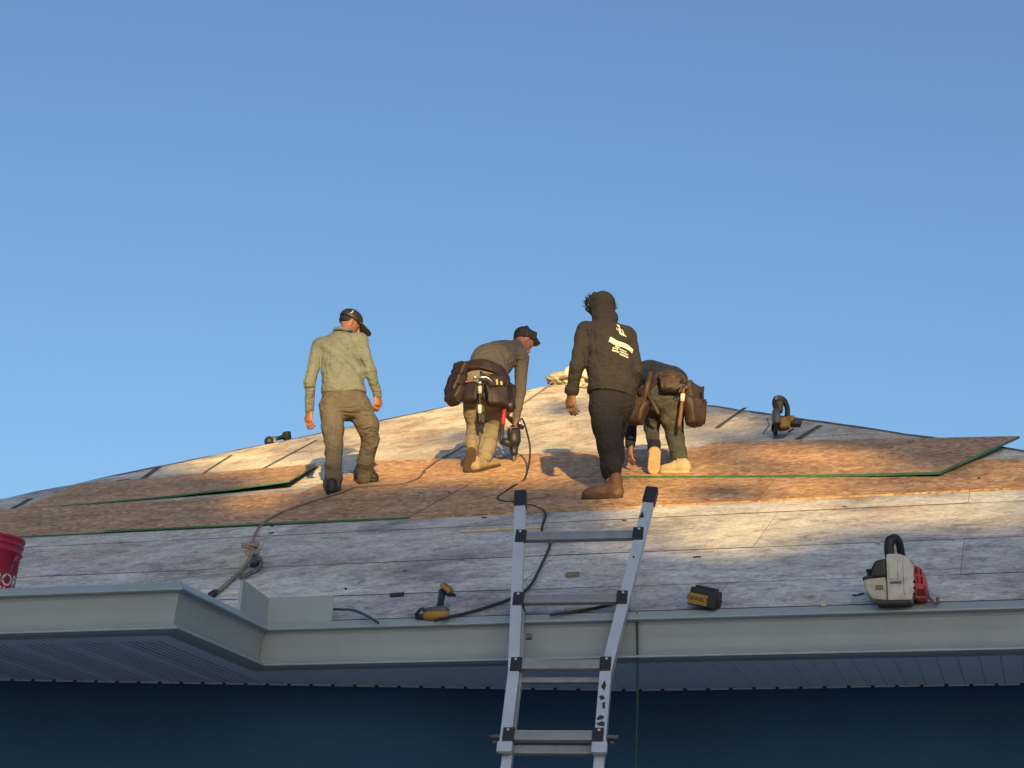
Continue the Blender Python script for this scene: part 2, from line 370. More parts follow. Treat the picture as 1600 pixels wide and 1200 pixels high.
# ------------------------------------------------------------------ ground
g = 400.0
gv = [(-g, -g, 0), (g, -g, 0), (g, g, 0), (-g, g, 0)]
tag(link('ground', gv, [[0, 1, 2, 3]], LAWN), kind='structure')
tag(link('bounce_slab', [(-14, -30, 0.004), (14, -30, 0.004), (14, 9, 0.004), (-14, 9, 0.004)], [[0, 1, 2, 3]], CONC), kind='structure')  # unseen pale slab added so its bounced light brightens the soffit

# ------------------------------------------------------------------ house
house = thing('house', tuple(hp(0, 6, -ZE)), 'single storey house with navy wall, pale gutter and stripped hip roof', 'house')
APEX = roof_uv(870, 602)
hl, hr = roof_uv(0, 784), roof_uv(1500, 694)
sl_l = (hl[0] - APEX[0]) / (hl[1] - APEX[1]); sl_r = (hr[0] - APEX[0]) / (hr[1] - APEX[1])
UL, UR = APEX[0] - sl_l * APEX[1], APEX[0] - sl_r * APEX[1]       # eave ends of the two hips
EDGE = -0.02                                                        # deck overhang past the fascia line
def clip(poly, ax, lim, keep_less):
    out = []
    for i in range(len(poly)):
        p, q = poly[i], poly[(i + 1) % len(poly)]
        fp, fq = ax(p) - lim, ax(q) - lim
        if not keep_less: fp, fq = -fp, -fq
        if fp <= 0: out.append(p)
        if fp * fq < 0:
            t = fp / (fp - fq); out.append((p[0] + t * (q[0] - p[0]), p[1] + t * (q[1] - p[1])))
    return out
def hip_clip(poly):
    poly = clip(poly, lambda p: p[0] - sl_l * p[1], UL, False)
    return clip(poly, lambda p: p[0] - sl_r * p[1], UR, True) if len(poly) > 2 else poly
# roof body under the sheathing: main face, two side faces, ridge running back
RIDGE = 5.0; zb = -0.03
ap = rp(APEX[0], APEX[1]) + A(0, 0, zb); ap2 = ap + RH * RIDGE
c0, c1 = hp(UL, 0, zb), hp(UR, 0, zb)
DEPTH = 2 * (APEX[1] * math.cos(ROOF_P)) + RIDGE
c2, c3 = hp(UR, DEPTH, zb), hp(UL, DEPTH, zb)
roof = link('roof', [c0, c1, ap, ap2, c2, c3], [[0, 1, 2], [1, 4, 3, 2], [4, 5, 3], [5, 0, 2, 3], [0, 5, 4, 1]], FELT, house)
tag(roof, 'stripped roof deck of weathered boards')
rnd = random.Random(4)
# old sheathing: rows of sheets, each its own piece with an open joint
rows = [-EDGE, 0.62, 1.56, 2.72, 3.94, 5.16, 6.38, 7.6, 8.82, 10.04, 11.26, 12.48, 13.7]
TH = 0.016
for k in range(len(rows) - 1):
    v0, v1 = rows[k] + 0.004, min(rows[k + 1], APEX[1] - 0.02) - 0.004
    if v1 <= v0: continue
    u = -12.0 + (k % 2) * 1.22 + 0.36
    while u < 7:
        jit = rnd.uniform(-0.004, 0.004)
        poly = hip_clip([(u + 0.0012, v0 + jit), (u + 2.4388, v0 + jit * 0.3), (u + 2.4388, v1 + jit * 0.3), (u + 0.0012, v1 + jit)])
        u += 2.44
        if len(poly) < 3: continue
        w = rnd.uniform(0.001, 0.005) if v0 < 4 else rnd.uniform(0.0, 0.002); tl = -w / 1.3
        top = [rp(p[0], p[1], TH + w + tl * (p[1] - v0)) for p in poly]
        mb = MB(); n = len(poly)
        mb.add([rp(p[0], p[1], -0.006) for p in poly] + top, [list(range(n, 2 * n))] + [[i, (i + 1) % n, n + (i + 1) % n, n + i] for i in range(n)])
        sp = mb.build('sheathing_panel', SHEATH, roof); sp.data.materials.append(EDGEM)
        for pg in sp.data.polygons[1:]: pg.material_index = 1  # side faces coloured darker than the top, so joints read as dark lines
# ragged felt left along the hips
for (sgn, s_, u0) in ((-1, sl_l, UL), (1, sl_r, UR)):
    mb = MB(); v = 3.0; pts = []
    while v < APEX[1] - 0.2:
        uu = u0 + s_ * v; pts.append((uu, v, rnd.uniform(-0.03, 0.03), rnd.uniform(0.006, 0.028))); v += rnd.uniform(0.12, 0.4)
    V = []; 
    for (uu, v, a, b) in pts:
        V += [rp(uu - sgn * (0.02 + a * .6), v, TH + 0.004), rp(uu + sgn * 0.012, v, TH + b * .5)]
    mb.add(V, [[2 * i, 2 * i + 2, 2 * i + 3, 2 * i + 1] for i in range(len(pts) - 1)])
    mb.build('hip_felt', HIPF, roof)
# dark strips: gaps where old felt still lies between sheets
for (x0, y0, x1, y1, wd) in ((1120, 672, 1165, 640, 0.07), (1247, 690, 1282, 668, 0.09), (215, 757, 250, 731, 0.10), (300, 755, 362, 714, 0.045), (412, 735, 496, 690, 0.05),
                             (20, 798, 48, 782, 0.09), (1400, 694, 1412, 689, 0.14), (180, 760, 196, 752, 0.2), (230, 752, 300, 747, 0.05)):
    p, q = on_roof(x0, y0, TH + 0.005), on_roof(x1, y1, TH + 0.005); d = unit(q - p); sd = unit(np.cross(RN, d)) * wd / 2
    mid = (p + q) / 2 + sd * rnd.uniform(-0.3, 0.3); sd = sd * 0.7
    MB().add([p - sd, mid - sd * 0.8, q - sd, q + sd, mid + sd * 1.1, p + sd], [[0, 1, 2, 3, 4, 5]]).build('felt_strip', STRIPM, roof)

# gutters: one profile swept round the eave, mitred at the corners
WU, WH = -1.91, -0.98                                               # the projecting wing: corner in eave coordinates
path = [(-10.5, WH), (WU, WH), (WU, 0.0), (UR - 0.2, 0.0)]
prof = [(0.10, 0.0), (0.006, 0.004), (0.002, 0.018), (-0.004, 0.018), (-0.008, 0.014), (-0.040, -0.022), (-0.040, -0.030), (-0.002, -0.038), (0.006, -0.052), (0.020, -0.12), (0.026, -0.17),
        (0.030, -0.190), (0.022, -0.194), (0.006, -0.193), (-0.026, -0.214), (-0.026, -0.222), (0.018, -0.228), (0.10, -0.228)]
def outn(p, q):
    d = unit(A(q[0] - p[0], q[1] - p[1])); return A(d[1], -d[0])
norms = [outn(path[i], path[i + 1]) for i in range(3)]
def gut_pt(i, off, z):                                              # inward offset off from the lip line at path corner i
    if i == 0: nn = norms[0]
    elif i == 3: nn = norms[2]
    else:
        a, b = norms[i - 1], norms[i]; nn = (a + b) / (1 + a @ b)
    return hp(path[i][0] - nn[0] * off, path[i][1] - nn[1] * off, z)
for i, nm in enumerate(('pale gutter along the projecting wing', 'short pale gutter return between wing and main eave', 'long pale gutter along the main eave')):
    a = [gut_pt(i, o_, z) for o_, z in prof]; b = [gut_pt(i + 1, o_, z) for o_, z in prof]
    d = unit(np.array(b[5]) - np.array(a[5])); a = [p + d * 0.0012 for p in a]; b = [p - d * 0.0012 for p in b]
    n = len(prof)
    gt = MB().add(a + b, [[j, j + 1, n + j + 1, n + j] for j in range(n - 1)]).build('gutter', GUTTER, house)
    tag(gt, nm)
for i in (1, 2):                                                    # sealant in the mitres
    V = [gut_pt(i, o_ + 0.002, z) for o_, z in prof[2:-1]]
    s_ = MB().tube(V, 0.0022, 5).build('mitre_seal', CAULK, house)
# low deck behind the wing gutter
wd = link('wing_deck', [hp(-10.5, WH + 0.10, -0.01), hp(WU - 0.11, WH + 0.10, -0.01), hp(WU - 0.11, 0.1, 0.03), hp(-10.5, 0.1, 0.03),
                        hp(-10.5, WH + 0.10, -0.2), hp(WU - 0.11, WH + 0.10, -0.2), hp(WU - 0.11, 0.1, -0.2), hp(-10.5, 0.1, -0.2)],
          [[0, 1, 2, 3], [0, 4, 5, 1], [1, 5, 6, 2]], SHEATH, house)
# soffit: individual panels from gutter to wall
def wall_h(u): return 0.90 if u > -0.05 else 0.90 + (u + 0.05) * 0.189
zs = -0.2235
PW = 0.3048; u = WU - 0.09 - 25 * PW
while u < UR - 0.5:
    a, b = u + 0.0015, u + PW - 0.0015; u += PW
    fr = (WH if (a + b) / 2 < WU - 0.09 else 0.0) + 0.095
    q = PW / 3; V = []; F = []
    for j in range(3):                                              # three shallow v-grooved strips per panel
        x0, x1 = a + j * q + 0.004, min(a + (j + 1) * q - 0.004, b)
        n = len(V)
        V += [hp(x0, fr, zs), hp(x1, fr, zs), hp(x1, wall_h(x1) + 0.02, zs), hp(x0, wall_h(x0) + 0.02, zs),
              hp(x0 - 0.004, fr, zs + 0.007), hp(x1 + 0.004, fr, zs + 0.007), hp(x1 + 0.004, wall_h(x1) + 0.02, zs + 0.007), hp(x0 - 0.004, wall_h(x0) + 0.02, zs + 0.007)]
        F += [[n, n + 3, n + 2, n + 1], [n, n + 4, n + 7, n + 3], [n + 1, n + 2, n + 6, n + 5]]
    link('soffit_panel', V, F, SOFV if (a + b) / 2 < WU - 0.09 else SOFP, house)
# fascia strip under the wing gutter return and plain border strips
MB().prism([hp(-9.4, WH + 0.09, zs - 0.003), hp(WU - 0.09, WH + 0.09, zs - 0.003), hp(WU - 0.09 - 0.13, WH + 0.22, zs - 0.003), hp(-9.4, WH + 0.22, zs - 0.003)], A(0, 0, 0.004)).build('soffit_border', SOFP, house)
MB().prism([hp(WU - 0.088, WH + 0.092, zs - 0.003), hp(WU - 0.088, 0.4, zs - 0.003), hp(WU - 0.218, 0.4, zs - 0.003), hp(WU - 0.218, WH + 0.222, zs - 0.003)], A(0, 0, 0.004)).build('soffit_border', SOFP, house)
# wall, with a channel trim and its dark nail slots at the soffit
WL = [(-9.2, wall_h(-9.2)), (-0.05, 0.90), (UR - 0.5, 0.90)]
for i in range(2):
    p, q = WL[i], WL[i + 1]
    MB().prism([hp(p[0], p[1], -ZE), hp(q[0], q[1], -ZE), hp(q[0], q[1], zs + 0.02), hp(p[0], p[1], zs + 0.02)], RH * 0.2).build('wall', WALL, house)
    n = outn(p, q)
    MB().prism([hp(p[0] + n[0] * 0.016, p[1] + n[1] * 0.016, zs - 0.008), hp(q[0] + n[0] * 0.016, q[1] + n[1] * 0.016, zs - 0.008), hp(q[0] + n[0] * 0.016, q[1] + n[1] * 0.016, zs - 0.002), hp(p[0] + n[0] * 0.016, p[1] + n[1] * 0.016, zs - 0.002)], RH * 0.014).build('soffit_channel', SOFP, house)
    L_ = math.hypot(q[0] - p[0], q[1] - p[1]); mb = MB(); t = 0.05
    while t < L_:
        f = t / L_; uu, hh = p[0] + f * (q[0] - p[0]), p[1] + f * (q[1] - p[1]); t += 0.128
        if -4.2 < uu < 3: mb.box(hp(uu + n[0] * 0.018, hh + n[1] * 0.018, zs - 0.006), [RE, RH, A(0, 0, 1)], (0.020, 0.010, 0.014), 0.002, 1)
    tag(mb.build('nail_slots', BLACK, house), kind='stuff')
for (p, q) in ((hp(UL + 0.6, 1.2), hp(UL + 0.6, DEPTH - 0.8)), (hp(UR - 0.5, 0.9), hp(UR - 0.5, DEPTH - 0.8)), (hp(UL + 0.6, DEPTH - 0.8), hp(UR - 0.5, DEPTH - 0.8))):
    MB().add([A(p[0], p[1], 0), A(q[0], q[1], 0), A(q[0], q[1], ZE - 0.2), A(p[0], p[1], ZE - 0.2)], [[0, 1, 2, 3]]).build('wall', WALL, house)
# splash guard standing in the inside corner of the gutter
sg = thing('splash_guard', tuple(hp(WU, 0, 0)), 'white bent metal splash guard standing in the inside gutter corner', 'guard')
mb = MB(); h_ = 0.150
for (p, q, n, e0, e1) in (((WU + 0.008, -0.34), (WU + 0.008, 0.0), A(1, 0), 0.03, 0), ((WU + 0.008, 0.0), (WU + 0.40, 0.0), A(0, -1), 0, 0)):
    a0, a1 = hp(p[0], p[1], 0.006), hp(q[0], q[1], 0.006)
    mb = MB(); mb.prism([a0, a1, a1 + A(0, 0, h_), a0 + A(0, 0, h_ + e0)], hp(n[0], n[1]) * 0 + (RE * n[0] + RH * n[1]) * 0.003)
    mb.build('panel', GUTTER, sg)
MB().box(hp(WU + 0.012, -0.345, 0.088), [RE, RH, A(0, 0, 1)], (0.016, 0.012, 0.165), 0.003).build('folded_edge', GUTTER, sg)

# ------------------------------------------------------------------ new osb sheets
def osb_sheet(cs, ws, label, edges=True, th=0.013):
    """cs: four roof corners (u,v) anticlockwise from lower left; ws: heights of the corners above the deck"""
    c = np.mean(np.array(cs), 0); t = thing('osb_sheet', tuple(rp(c[0], c[1], 0)), label, 'osb sheet', 'osb sheets laid on the roof')
    top = [rp(p[0], p[1], TH + w + th) for p, w in zip(cs, ws)]; bot = [rp(p[0], p[1], TH + w) for p, w in zip(cs, ws)]
    # local frame so that the strands run along the sheet
    ax = frame(RN, top[1] - top[0]); Mx = Matrix([[*ax[0]], [*ax[1]], [*ax[2]]]).transposed()
    base = wloc(t); inv = np.array(Mx).T
    N_ = 8; V = []; F = []; TOPS = []
    for j in range(N_ + 1):
        for i in range(N_ + 1):
            a, b = i / N_, j / N_
            lift = (a ** 3 - a) * (ws[1] - ws[0]) * (1 - b)
            p = (1 - a) * (1 - b) * top[0] + a * (1 - b) * top[1] + a * b * top[2] + (1 - a) * b * top[3]
            p = p + RN * lift; V.append(inv @ (p - base)); TOPS.append(p)
    for j in range(N_):
        for i in range(N_):
            k = j * (N_ + 1) + i; F.append([k, k + 1, k + N_ + 2, k + N_ + 1])
    me = bpy.data.meshes.new('board'); me.from_pydata([tuple(p) for p in V], [], F); me.materials.append(OSB)
    o = bpy.data.objects.new('board', me); COL.objects.link(o); o.parent = t; o.matrix_local = Mx.to_4x4(); o['_w'] = t['_w']
    mb = MB(); d = 0.0008
    K = N_ + 1
    loop = [i for i in range(N_)] + [N_ + K * j for j in range(N_)] + [K * N_ + N_ - i for i in range(N_)] + [K * (N_ - j) for j in range(N_)]
    for i in range(len(loop)):
        a, b = TOPS[loop[i]], TOPS[loop[(i + 1) % len(loop)]]; mb.add([a - RN * th, b - RN * th, b - RN * .0002, a - RN * .0002], [[0, 1, 2, 3]])
    mb.add([p - RN * th for p in TOPS], [f_[::-1] for f_ in F])
    mb.build('painted_edge', GREEN if edges else OSB, t)
    return t
V1, V2, V3 = 3.14, 4.62, 6.2
osb_sheet([(-7.27, V1), (-4.745, V1), (-4.76, V2), (-7.27, V2)], [0.004, 0.004, 0.002, 0.002], 'shaded osb sheet at the left end of the lower row, above the red bucket')
osb_sheet([(-4.735, V1 + .01), (-2.21, V1), (-2.21, V2), (-4.75, V2)], [0.014, 0.004, 0.004, 0.012], 'osb sheet of the lower row crossed by the pinkish rope')
osb_sheet([(-2.2, V1), (0.355, V1), (0.365, V2), (-2.2, V2)], [0.004, 0.004, 0.002, 0.002], 'osb sheet of the lower row behind the ladder top', False)
osb_sheet([(0.365, V1), (2.9, V1), (2.9, V2 - .3), (0.375, V2)], [0.004, 0.004, 0.002, 0.002], 'sunlit osb sheet at the right end of the lower row', False)
osb_sheet([(-3.74, V2 + .01), (-1.22, V2 + .01), (-1.22, V3 - .05), (-3.74, V3 + .22)], [0.003] * 4, 'osb sheet of the upper row under the kneeling worker in khaki trousers', False)
osb_sheet([(-1.21, V2 + .01), (0.25, V2 + .01), (0.25, 5.85), (-1.21, V3 - .05)], [0.003] * 4, 'short osb sheet mostly hidden behind the hooded worker', False)
osb_sheet([(-6.46, 4.59), (-3.99, 5.0), (-4.26, 6.30), (-6.68, 5.98)], [0.004, 0.060, 0.026, 0.005], 'loose tilted osb sheet left of the worker in the cap, green edges showing', True, 0.013)
osb_sheet([(-0.98, 4.52), (1.57, 3.74), (2.12, 5.20), (-0.45, 6.20)], [0.012, 0.034, 0.05, 0.012], 'large loose sunlit osb sheet on the right with a dark green edge', True, 0.019)

# ------------------------------------------------------------------ trees behind the photographer: they cut the low sun
import itertools
TD = -46.0
def inside(x, y, poly):
    c = False; n = len(poly)
    for i in range(n):
        (x1, y1), (x2, y2) = poly[i], poly[(i + 1) % n]
        if (y1 > y) != (y2 > y) and x < (x2 - x1) * (y - y1) / (y2 - y1) + x1: c = not c
    return c
GAPS = [[(255, 732), (420, 680), (600, 640), (860, 580), (935, 600), (1000, 655), (1050, 640), (1075, 690), (1150, 697), (1250, 704), (1330, 712), (1390, 716), (1400, 740), (1480, 752), (1540, 730), (1620, 712),
         (1620, 826), (1400, 830), (1290, 842), (1230, 862), (1120, 872), (960, 866), (905, 846), (925, 818), (950, 800), (890, 775), (830, 768), (600, 771), (480, 768), (440, 790), (420, 808), (345, 806), (370, 785), (405, 752), (350, 752)],
        [(1085, 645), (1165, 652), (1175, 672), (1090, 684)]]  # outlines of sunlit roof patches; the crowns are cut open to match
LUMPS = [((1118, 772), (34, 9)), ((1500, 748), (45, 9)), ((1420, 728), (35, 11)), ((880, 640), (30, 12)), ((700, 690), (20, 8)), ((560, 760), (20, 6)), ((1360, 770), (26, 6)), ((1210, 742), (40, 5))]
def shade_px(q):
    """roof point that the sun ray through q reaches, in picture coordinates"""
    d = -SUN; t = ((RO - q) @ RN) / (d @ RN); P = q + d * t
    c = P - EYE; z = c @ FWD
    return 800 + FOC * (c @ RGT) / z, 600 - FOC * (c @ UPV) / z, (P - RO) @ RV
rng = random.Random(11)
for _ in range(22):                               # leaf clumps added inside the gaps to dapple the sunlight
    LUMPS.append(((rng.uniform(420, 1150), rng.uniform(612, 735)), (rng.uniform(9, 30), rng.uniform(3, 9))))
for _ in range(14):
    LUMPS.append(((rng.uniform(560, 1600), rng.uniform(728, 795)), (rng.uniform(14, 46), rng.uniform(3, 8))))
LUMPS += [((870, 780), (70, 12)), ((720, 772), (110, 9)), ((1120, 770), (48, 11)), ((1440, 722), (70, 9))]
trees = []
for i, (tx, tw, lab) in enumerate(((-12.0, 9, 'broad oak tree behind the photographer, farthest left of three'), (5.5, 9, 'tall gappy oak tree behind the photographer, middle of three'), (22.0, 9, 'broad oak tree behind the photographer, farthest right of three'))):
    t = thing('oak_tree', (tx, TD, 0), lab, 'tree', 'oak trees behind the photographer'); trees.append([t, [], [], tx])
    mb = MB(); mb.tube(smooth_path([(tx, TD, 0), (tx + .2, TD, 1.8), (tx - .1, TD + .2, 5.0), (tx + .4, TD, 9.5), (tx + .2, TD, 13.0)], 4), [0.45 - 0.38 * k / 16 for k in range(17)], 10)
    mb.build('trunk', BARK, t, True)
    lb = MB()
    for k in range(9):
        a = rng.uniform(0, 6.3); z0 = rng.uniform(3.5, 9.5)
        e = A(tx + math.cos(a) * rng.uniform(3, 7), TD + math.sin(a) * 1.6, z0 + rng.uniform(0.5, 2.5))
        s0 = A(tx, TD, z0); lb.tube(smooth_path([s0, (s0 + e) / 2 + A(0, 0, 0.4), e], 4), [0.13 - 0.012 * j for j in range(9)], 6)
    lb.build('limb', BARK, t, True)
def leaf(q, s):
    n = A(rng.gauss(0, .6), rng.gauss(0, 1), rng.gauss(0, .6)); f = frame(n, A(rng.gauss(0, 1), rng.gauss(0, 1), rng.gauss(0, 1)))
    k = min(range(3), key=lambda j: abs(trees[j][3] - q[0])); V, F = trees[k][1], trees[k][2]; b = len(V)
    V += [q - f[0] * s, q - f[1] * s * .55, q + f[0] * s, q + f[1] * s * .55]; F.append([b, b + 1, b + 2, b + 3])
cnt = 0
for k in range(58000):
    core = k < 42000
    x = rng.uniform(-4.0, 12.5) if core else rng.uniform(-22, 32)
    z = rng.uniform(8.0, 17.8) if core else rng.uniform(1.2, 12.7)
    q = A(x, TD + rng.uniform(-1.2, 1.2), z)
    if not core and -4 < x < 12.5 and z > 8.0: continue
    px, py, vv = shade_px(q)
    if core:
        if vv > 0.6:
            gap = any(inside(px, py, g_) for g_ in GAPS)
            if gap: gap = not any(((px - c[0]) / r_[0]) ** 2 + ((py - c[1]) / r_[1]) ** 2 < 1 for c, r_ in LUMPS)
            if gap: continue
            if py < 600 - 0.0 * px and vv > 14: 
                continue
            if px > 1000 and vv > 6 and rng.random() < 0.35: continue
            if px > 800 and vv > 11.5: continue
    leaf(q, rng.uniform(0.13, 0.24))
for t, V, F, _ in trees:
    o = link('crown', V, F, LEAF, t); o['kind'] = 'stuff'
# ------------------------------------------------------------------ ladder
Z3 = A(0, 0, 1.0)
ly, ll = RAD(13.0), RAD(70.0)
LE = A(math.cos(ly), -math.sin(ly), 0); LH = A(math.sin(ly), math.cos(ly), 0)
LB = LH * math.cos(ll) + Z3 * math.sin(ll); LN = np.cross(LE, LB)          # along the rails; LN faces the photographer's side reversed
LC = RO - 0.085 * RH
def lp(a, b, c=0.0): return LC + LE * a + LB * b - LN * 0 + np.cross(LB, LE) * -c
LF = -np.cross(LE, LB)
LF = LF if LF[1] < 0 else -LF                                              # towards the photographer
def lp(a, b, c=0.0): return LC + LE * a + LB * b + LF * c
foot_b = -(LC[2]) / LB[2]
ladder = thing('ladder', tuple(lp(-0.17, foot_b + 0.02)), 'aluminium multi position ladder leaning on the gutter with flared black capped top', 'ladder')
def rail_a(side, b):                                                       # centre line of a front rail
    if side < 0: return -0.400 - max(0, b + 0.36) * 0.075
    return 0.068 + max(0, b + 0.36) * 0.150
def rail(side, b0, b1, w, d, c0, name, m, off=0.0):
    V = []; bs = [b0] + ([-0.36] if b0 < -0.36 < b1 else []) + [b1]
    t = 0.005; x = w / 2
    # open channel: wide face to the front, flanges turned back
    pr = [(-x, 0), (x, 0), (x, -d), (x - t, -d), (x - t, -t), (-x + t, -t), (-x + t, -d), (-x, -d)]
    for b in bs:
        V += [lp(rail_a(side, b) + off + p[0], b, c0 + p[1]) for p in pr]
    n = len(pr); F = [[i * n + j, i * n + (j + 1) % n, (i + 1) * n + (j + 1) % n, (i + 1) * n + j] for i in range(len(bs) - 1) for j in range(n)]
    F += [list(range(n)), [(len(bs) - 1) * n + j for j in range(n)][::-1]]
    return MB().add(V, F).build(name, m, ladder)
RB = [0.485, 0.088, -0.303, -0.70]
axL = [LE, LB, LF]
for s in (-1, 1):
    rl = rail(s, -0.74, 0.70, 0.058, 0.040, 0.012, 'outer_rail', ALU)
    a = rail_a(s, 0.73)
    dirn = unit(lp(rail_a(s, 0.8), 0.8) - lp(rail_a(s, 0.6), 0.6)); sx = unit(np.cross(dirn, LF)) * -1
    MB().box(lp(a, 0.735, -0.010), [unit(np.cross(dirn, LF)), dirn, LF], (0.068, 0.108, 0.056), 0.012, 3).build('end_cap', BLACK, ladder)
    # inner section slides behind the outer one and runs to the ground
    rail(s, foot_b + 0.06, 0.055, 0.050, 0.038, -0.036, 'inner_rail', ALU, off=-s * 0.006)
    MB().box(lp(rail_a(s, 0.06) - s * 0.006, 0.062, -0.055), axL, (0.058, 0.020, 0.046), 0.006).build('inner_cap', BLACK, ladder)
    MB().box(lp(rail_a(s, foot_b) - s * 0.006, foot_b + 0.04, -0.055), axL, (0.07, 0.09, 0.06), 0.012).build('foot', BLACK, ladder)
    # lock with its pull knob
    lk = MB().tube([lp(rail_a(s, -0.70) - s * 0.01, -0.70, -0.005), lp(rail_a(s, -0.70) + s * 0.085, -0.705, -0.005)], 0.010, 10).build('lock_pin', DSTEEL, ladder, True)
    MB().tube([lp(rail_a(s, -0.70) + s * 0.05, -0.735, -0.005), lp(rail_a(s, -0.70) + s * 0.066, -0.735, -0.005)], 0.008, 8).build('lock_spring', DSTEEL, ladder, True)
    MB().box(lp(rail_a(s, -0.79), -0.768, 0.004), axL, (0.076, 0.055, 0.03), 0.004).build('rail_collar', ALU, ladder)
for b in RB:
    a0, a1 = rail_a(-1, b), rail_a(1, b)
    rg = MB(); mid = (a0 + a1) / 2; wd_ = a1 - a0 - 0.052
    rg.box(lp(mid, b, -0.012), axL, (wd_, 0.050, 0.034), 0.006, 2); ro_ = rg.build('rung', ALUB, ladder)
    MB().box(lp(mid, b + 0.0265, -0.012), axL, (wd_ - 0.004, 0.004, 0.028), 0.0015, 1).build('rung_tread', ALU, ro_)
    for s in (-1, 1):
        br = MB().box(lp(rail_a(s, b) - s * 0.012, b - 0.004, 0.006), axL, (0.058, 0.082, 0.022), 0.006, 2).build('bracket', BLACK, ladder)
        MB().lathe(lp(rail_a(s, b) - s * 0.008, b + 0.024, 0.017), axL, [(0.008, 0), (0.007, 0.003), (0.0, 0.004)], 10).build('rivet', STEEL, br, True)
b = -0.752
while b > foot_b + 0.1:                                                    # rungs of the inner section
    a0, a1 = rail_a(-1, b), rail_a(1, b)
    MB().box(lp((a0 + a1) / 2, b, -0.055), axL, (a1 - a0 - 0.03, 0.046, 0.032), 0.006, 2).build('rung', ALUB, ladder); b -= 0.395
for b in (-0.36, 0.03):
    a0, a1 = rail_a(-1, b), rail_a(1, b)
    if b < 0: MB().box(lp((a0 + a1) / 2, b, -0.062), axL, (a1 - a0 - 0.05, 0.030, 0.026), 0.005, 2).build('inner_rung', ALUB, ladder)
st = MB().box(lp(rail_a(-1, -0.12) + 0.065, -0.12, -0.03), axL, (0.03, 0.03, 0.02), 0.003).build('stop_block', DSTEEL, ladder)
# tar smudges on the lower right rail
for (da, b_, w_, h_4) in ((0.0, -0.43, 0.018, 0.030), (-0.008, -0.50, 0.020, 0.022), (0.006, -0.535, 0.012, 0.026), (-0.006, -0.61, 0.026, 0.014), (0.0, -0.645, 0.030, 0.018), (0.008, -0.30, 0.008, 0.02), (-0.004, 0.33, 0.007, 0.012), (0.004, -0.90, 0.02, 0.03), (-0.004, -0.96, 0.018, 0.02)):
    rs_ = random.Random(int(b_ * 1000)); cc = lp(rail_a(1, b_) + da - (0.006 if b_ < -.75 else 0), b_, 0.0124 if b_ > -.75 else -0.0356)
    MB().prism([cc + LE * math.cos(a_) * w_ * rs_.uniform(.35, 1.0) + LB * math.sin(a_) * h_4 * rs_.uniform(.4, 1.2) for a_ in [6.283 * i_ / 9 for i_ in range(9)]], LF * 0.0006).build('tar_smudge', FELT, ladder)
# small triangular warning sticker near the top of the right rail
tb = 0.60; ta = rail_a(1, tb) - 0.018
sk = MB().prism([lp(ta - 0.014, tb - 0.02, 0.0125), lp(ta + 0.016, tb - 0.016, 0.0125), lp(ta + 0.004, tb + 0.026, 0.0125)], LF * 0.0012).build('warning_sticker', BLACK, ladder)
# green rope hanging from the right rail
gr = [lp(0.20, -0.02, -0.06), lp(0.195, -0.35, -0.02), lp(0.19, -0.9, 0.02), lp(0.20, -1.6, 0.05), lp(0.19, -2.4, 0.03), lp(0.2, foot_b + 0.15, 0.1)]
d0 = A(0, 0, 0); hang = [lp(0.195, 0.03, -0.05)] + [lp(0.195, 0.0, -0.05) + A(0.009 * math.sin(k * 1.3), 0, -0.32 * k) for k in range(1, 10)]
tag(MB().tube(smooth_path(hang, 4), 0.0062, 7).build('green_rope', mat('dark green rope', (0.02, 0.052, 0.050), 0.9, 0.3, 40), None, True, loc=tuple(hang[0])), 'dark green rope hanging down beside the right ladder rail', 'rope')

# ------------------------------------------------------------------ hoses and ropes on the roof
def roof_path(pts, w): return [on_roof(p[0], p[1], TH + w + (p[2] if len(p) > 2 else 0)) for p in pts]
rope_pts = [(884, 596), (872, 600, .05), (845, 615), (815, 636), (770, 668), (720, 704), (700, 716), (684, 727, .02), (664, 742, .02), (657, 752, .02), (650, 757, .02), (628, 764, .02), (600, 766, .02), (560, 769, .02), (540, 776, .02), (515, 784, .02), (480, 795, .02), (445, 808, .02), (420, 822, .02), (404, 834, .01), (397, 846), (394, 862)]
rp0 = roof_path(rope_pts, 0.014)
rope = thing('safety_rope', tuple(rp0[-1]), 'faded pinkish safety rope running from the roof peak down to a knot', 'rope')
MB().tube(smooth_path(rp0, 5), 0.0085, 7).build('line', ROPE, rope, True)
def knot(c, s, m, name, parent, seed):
    r = random.Random(seed); ax = [RE, RV, RN]; pts = []
    for k in range(34):
        t = k / 33 * 2 * math.pi * 2
        pts.append(c + RE * s * (math.sin(t) + 0.6 * math.sin(2.5 * t)) + RV * s * (math.cos(t) - 0.7 * math.cos(1.5 * t)) + RN * (s * 0.5 * math.sin(1.5 * t + 1) + 0.02))
    return MB().tube(pts, 0.013, 7).build(name, m, parent, True)
knot(on_roof(395, 866, TH + 0.02), 0.035, ROPE, 'knot', rope, 1)
knot(on_roof(398, 878, TH + 0.02), 0.026, ROPED, 'knot', rope, 2)
tl = roof_path([(398, 876, .03), (390, 888, .02), (378, 900), (362, 915), (348, 928), (335, 938)], 0.02)
MB().tube(smooth_path(tl, 5), 0.0135, 8).build('thick_tail', ROPED, rope, True)
MB().tube(roof_path([(338, 935), (331, 941)], 0.024), [0.02, 0.024], 8).build('tape_end', BLACK, rope, True)
hk = roof_path([(399, 880, .03), (407, 886, .03), (410, 895, .03), (405, 904, .03), (395, 907, .02), (380, 911, .01), (377, 911)], 0.015)
MB().tube(smooth_path(hk, 4), [0.013] * 12 + [0.016] * 8 + [0.012] * 5, 8).build('snap_hook', DSTEEL, rope, True)
MB().box(on_roof(402, 894, TH + 0.04), [RE, RV, RN], (0.055, 0.10, 0.035), 0.012).build('hook_gate', BLACK, rope)

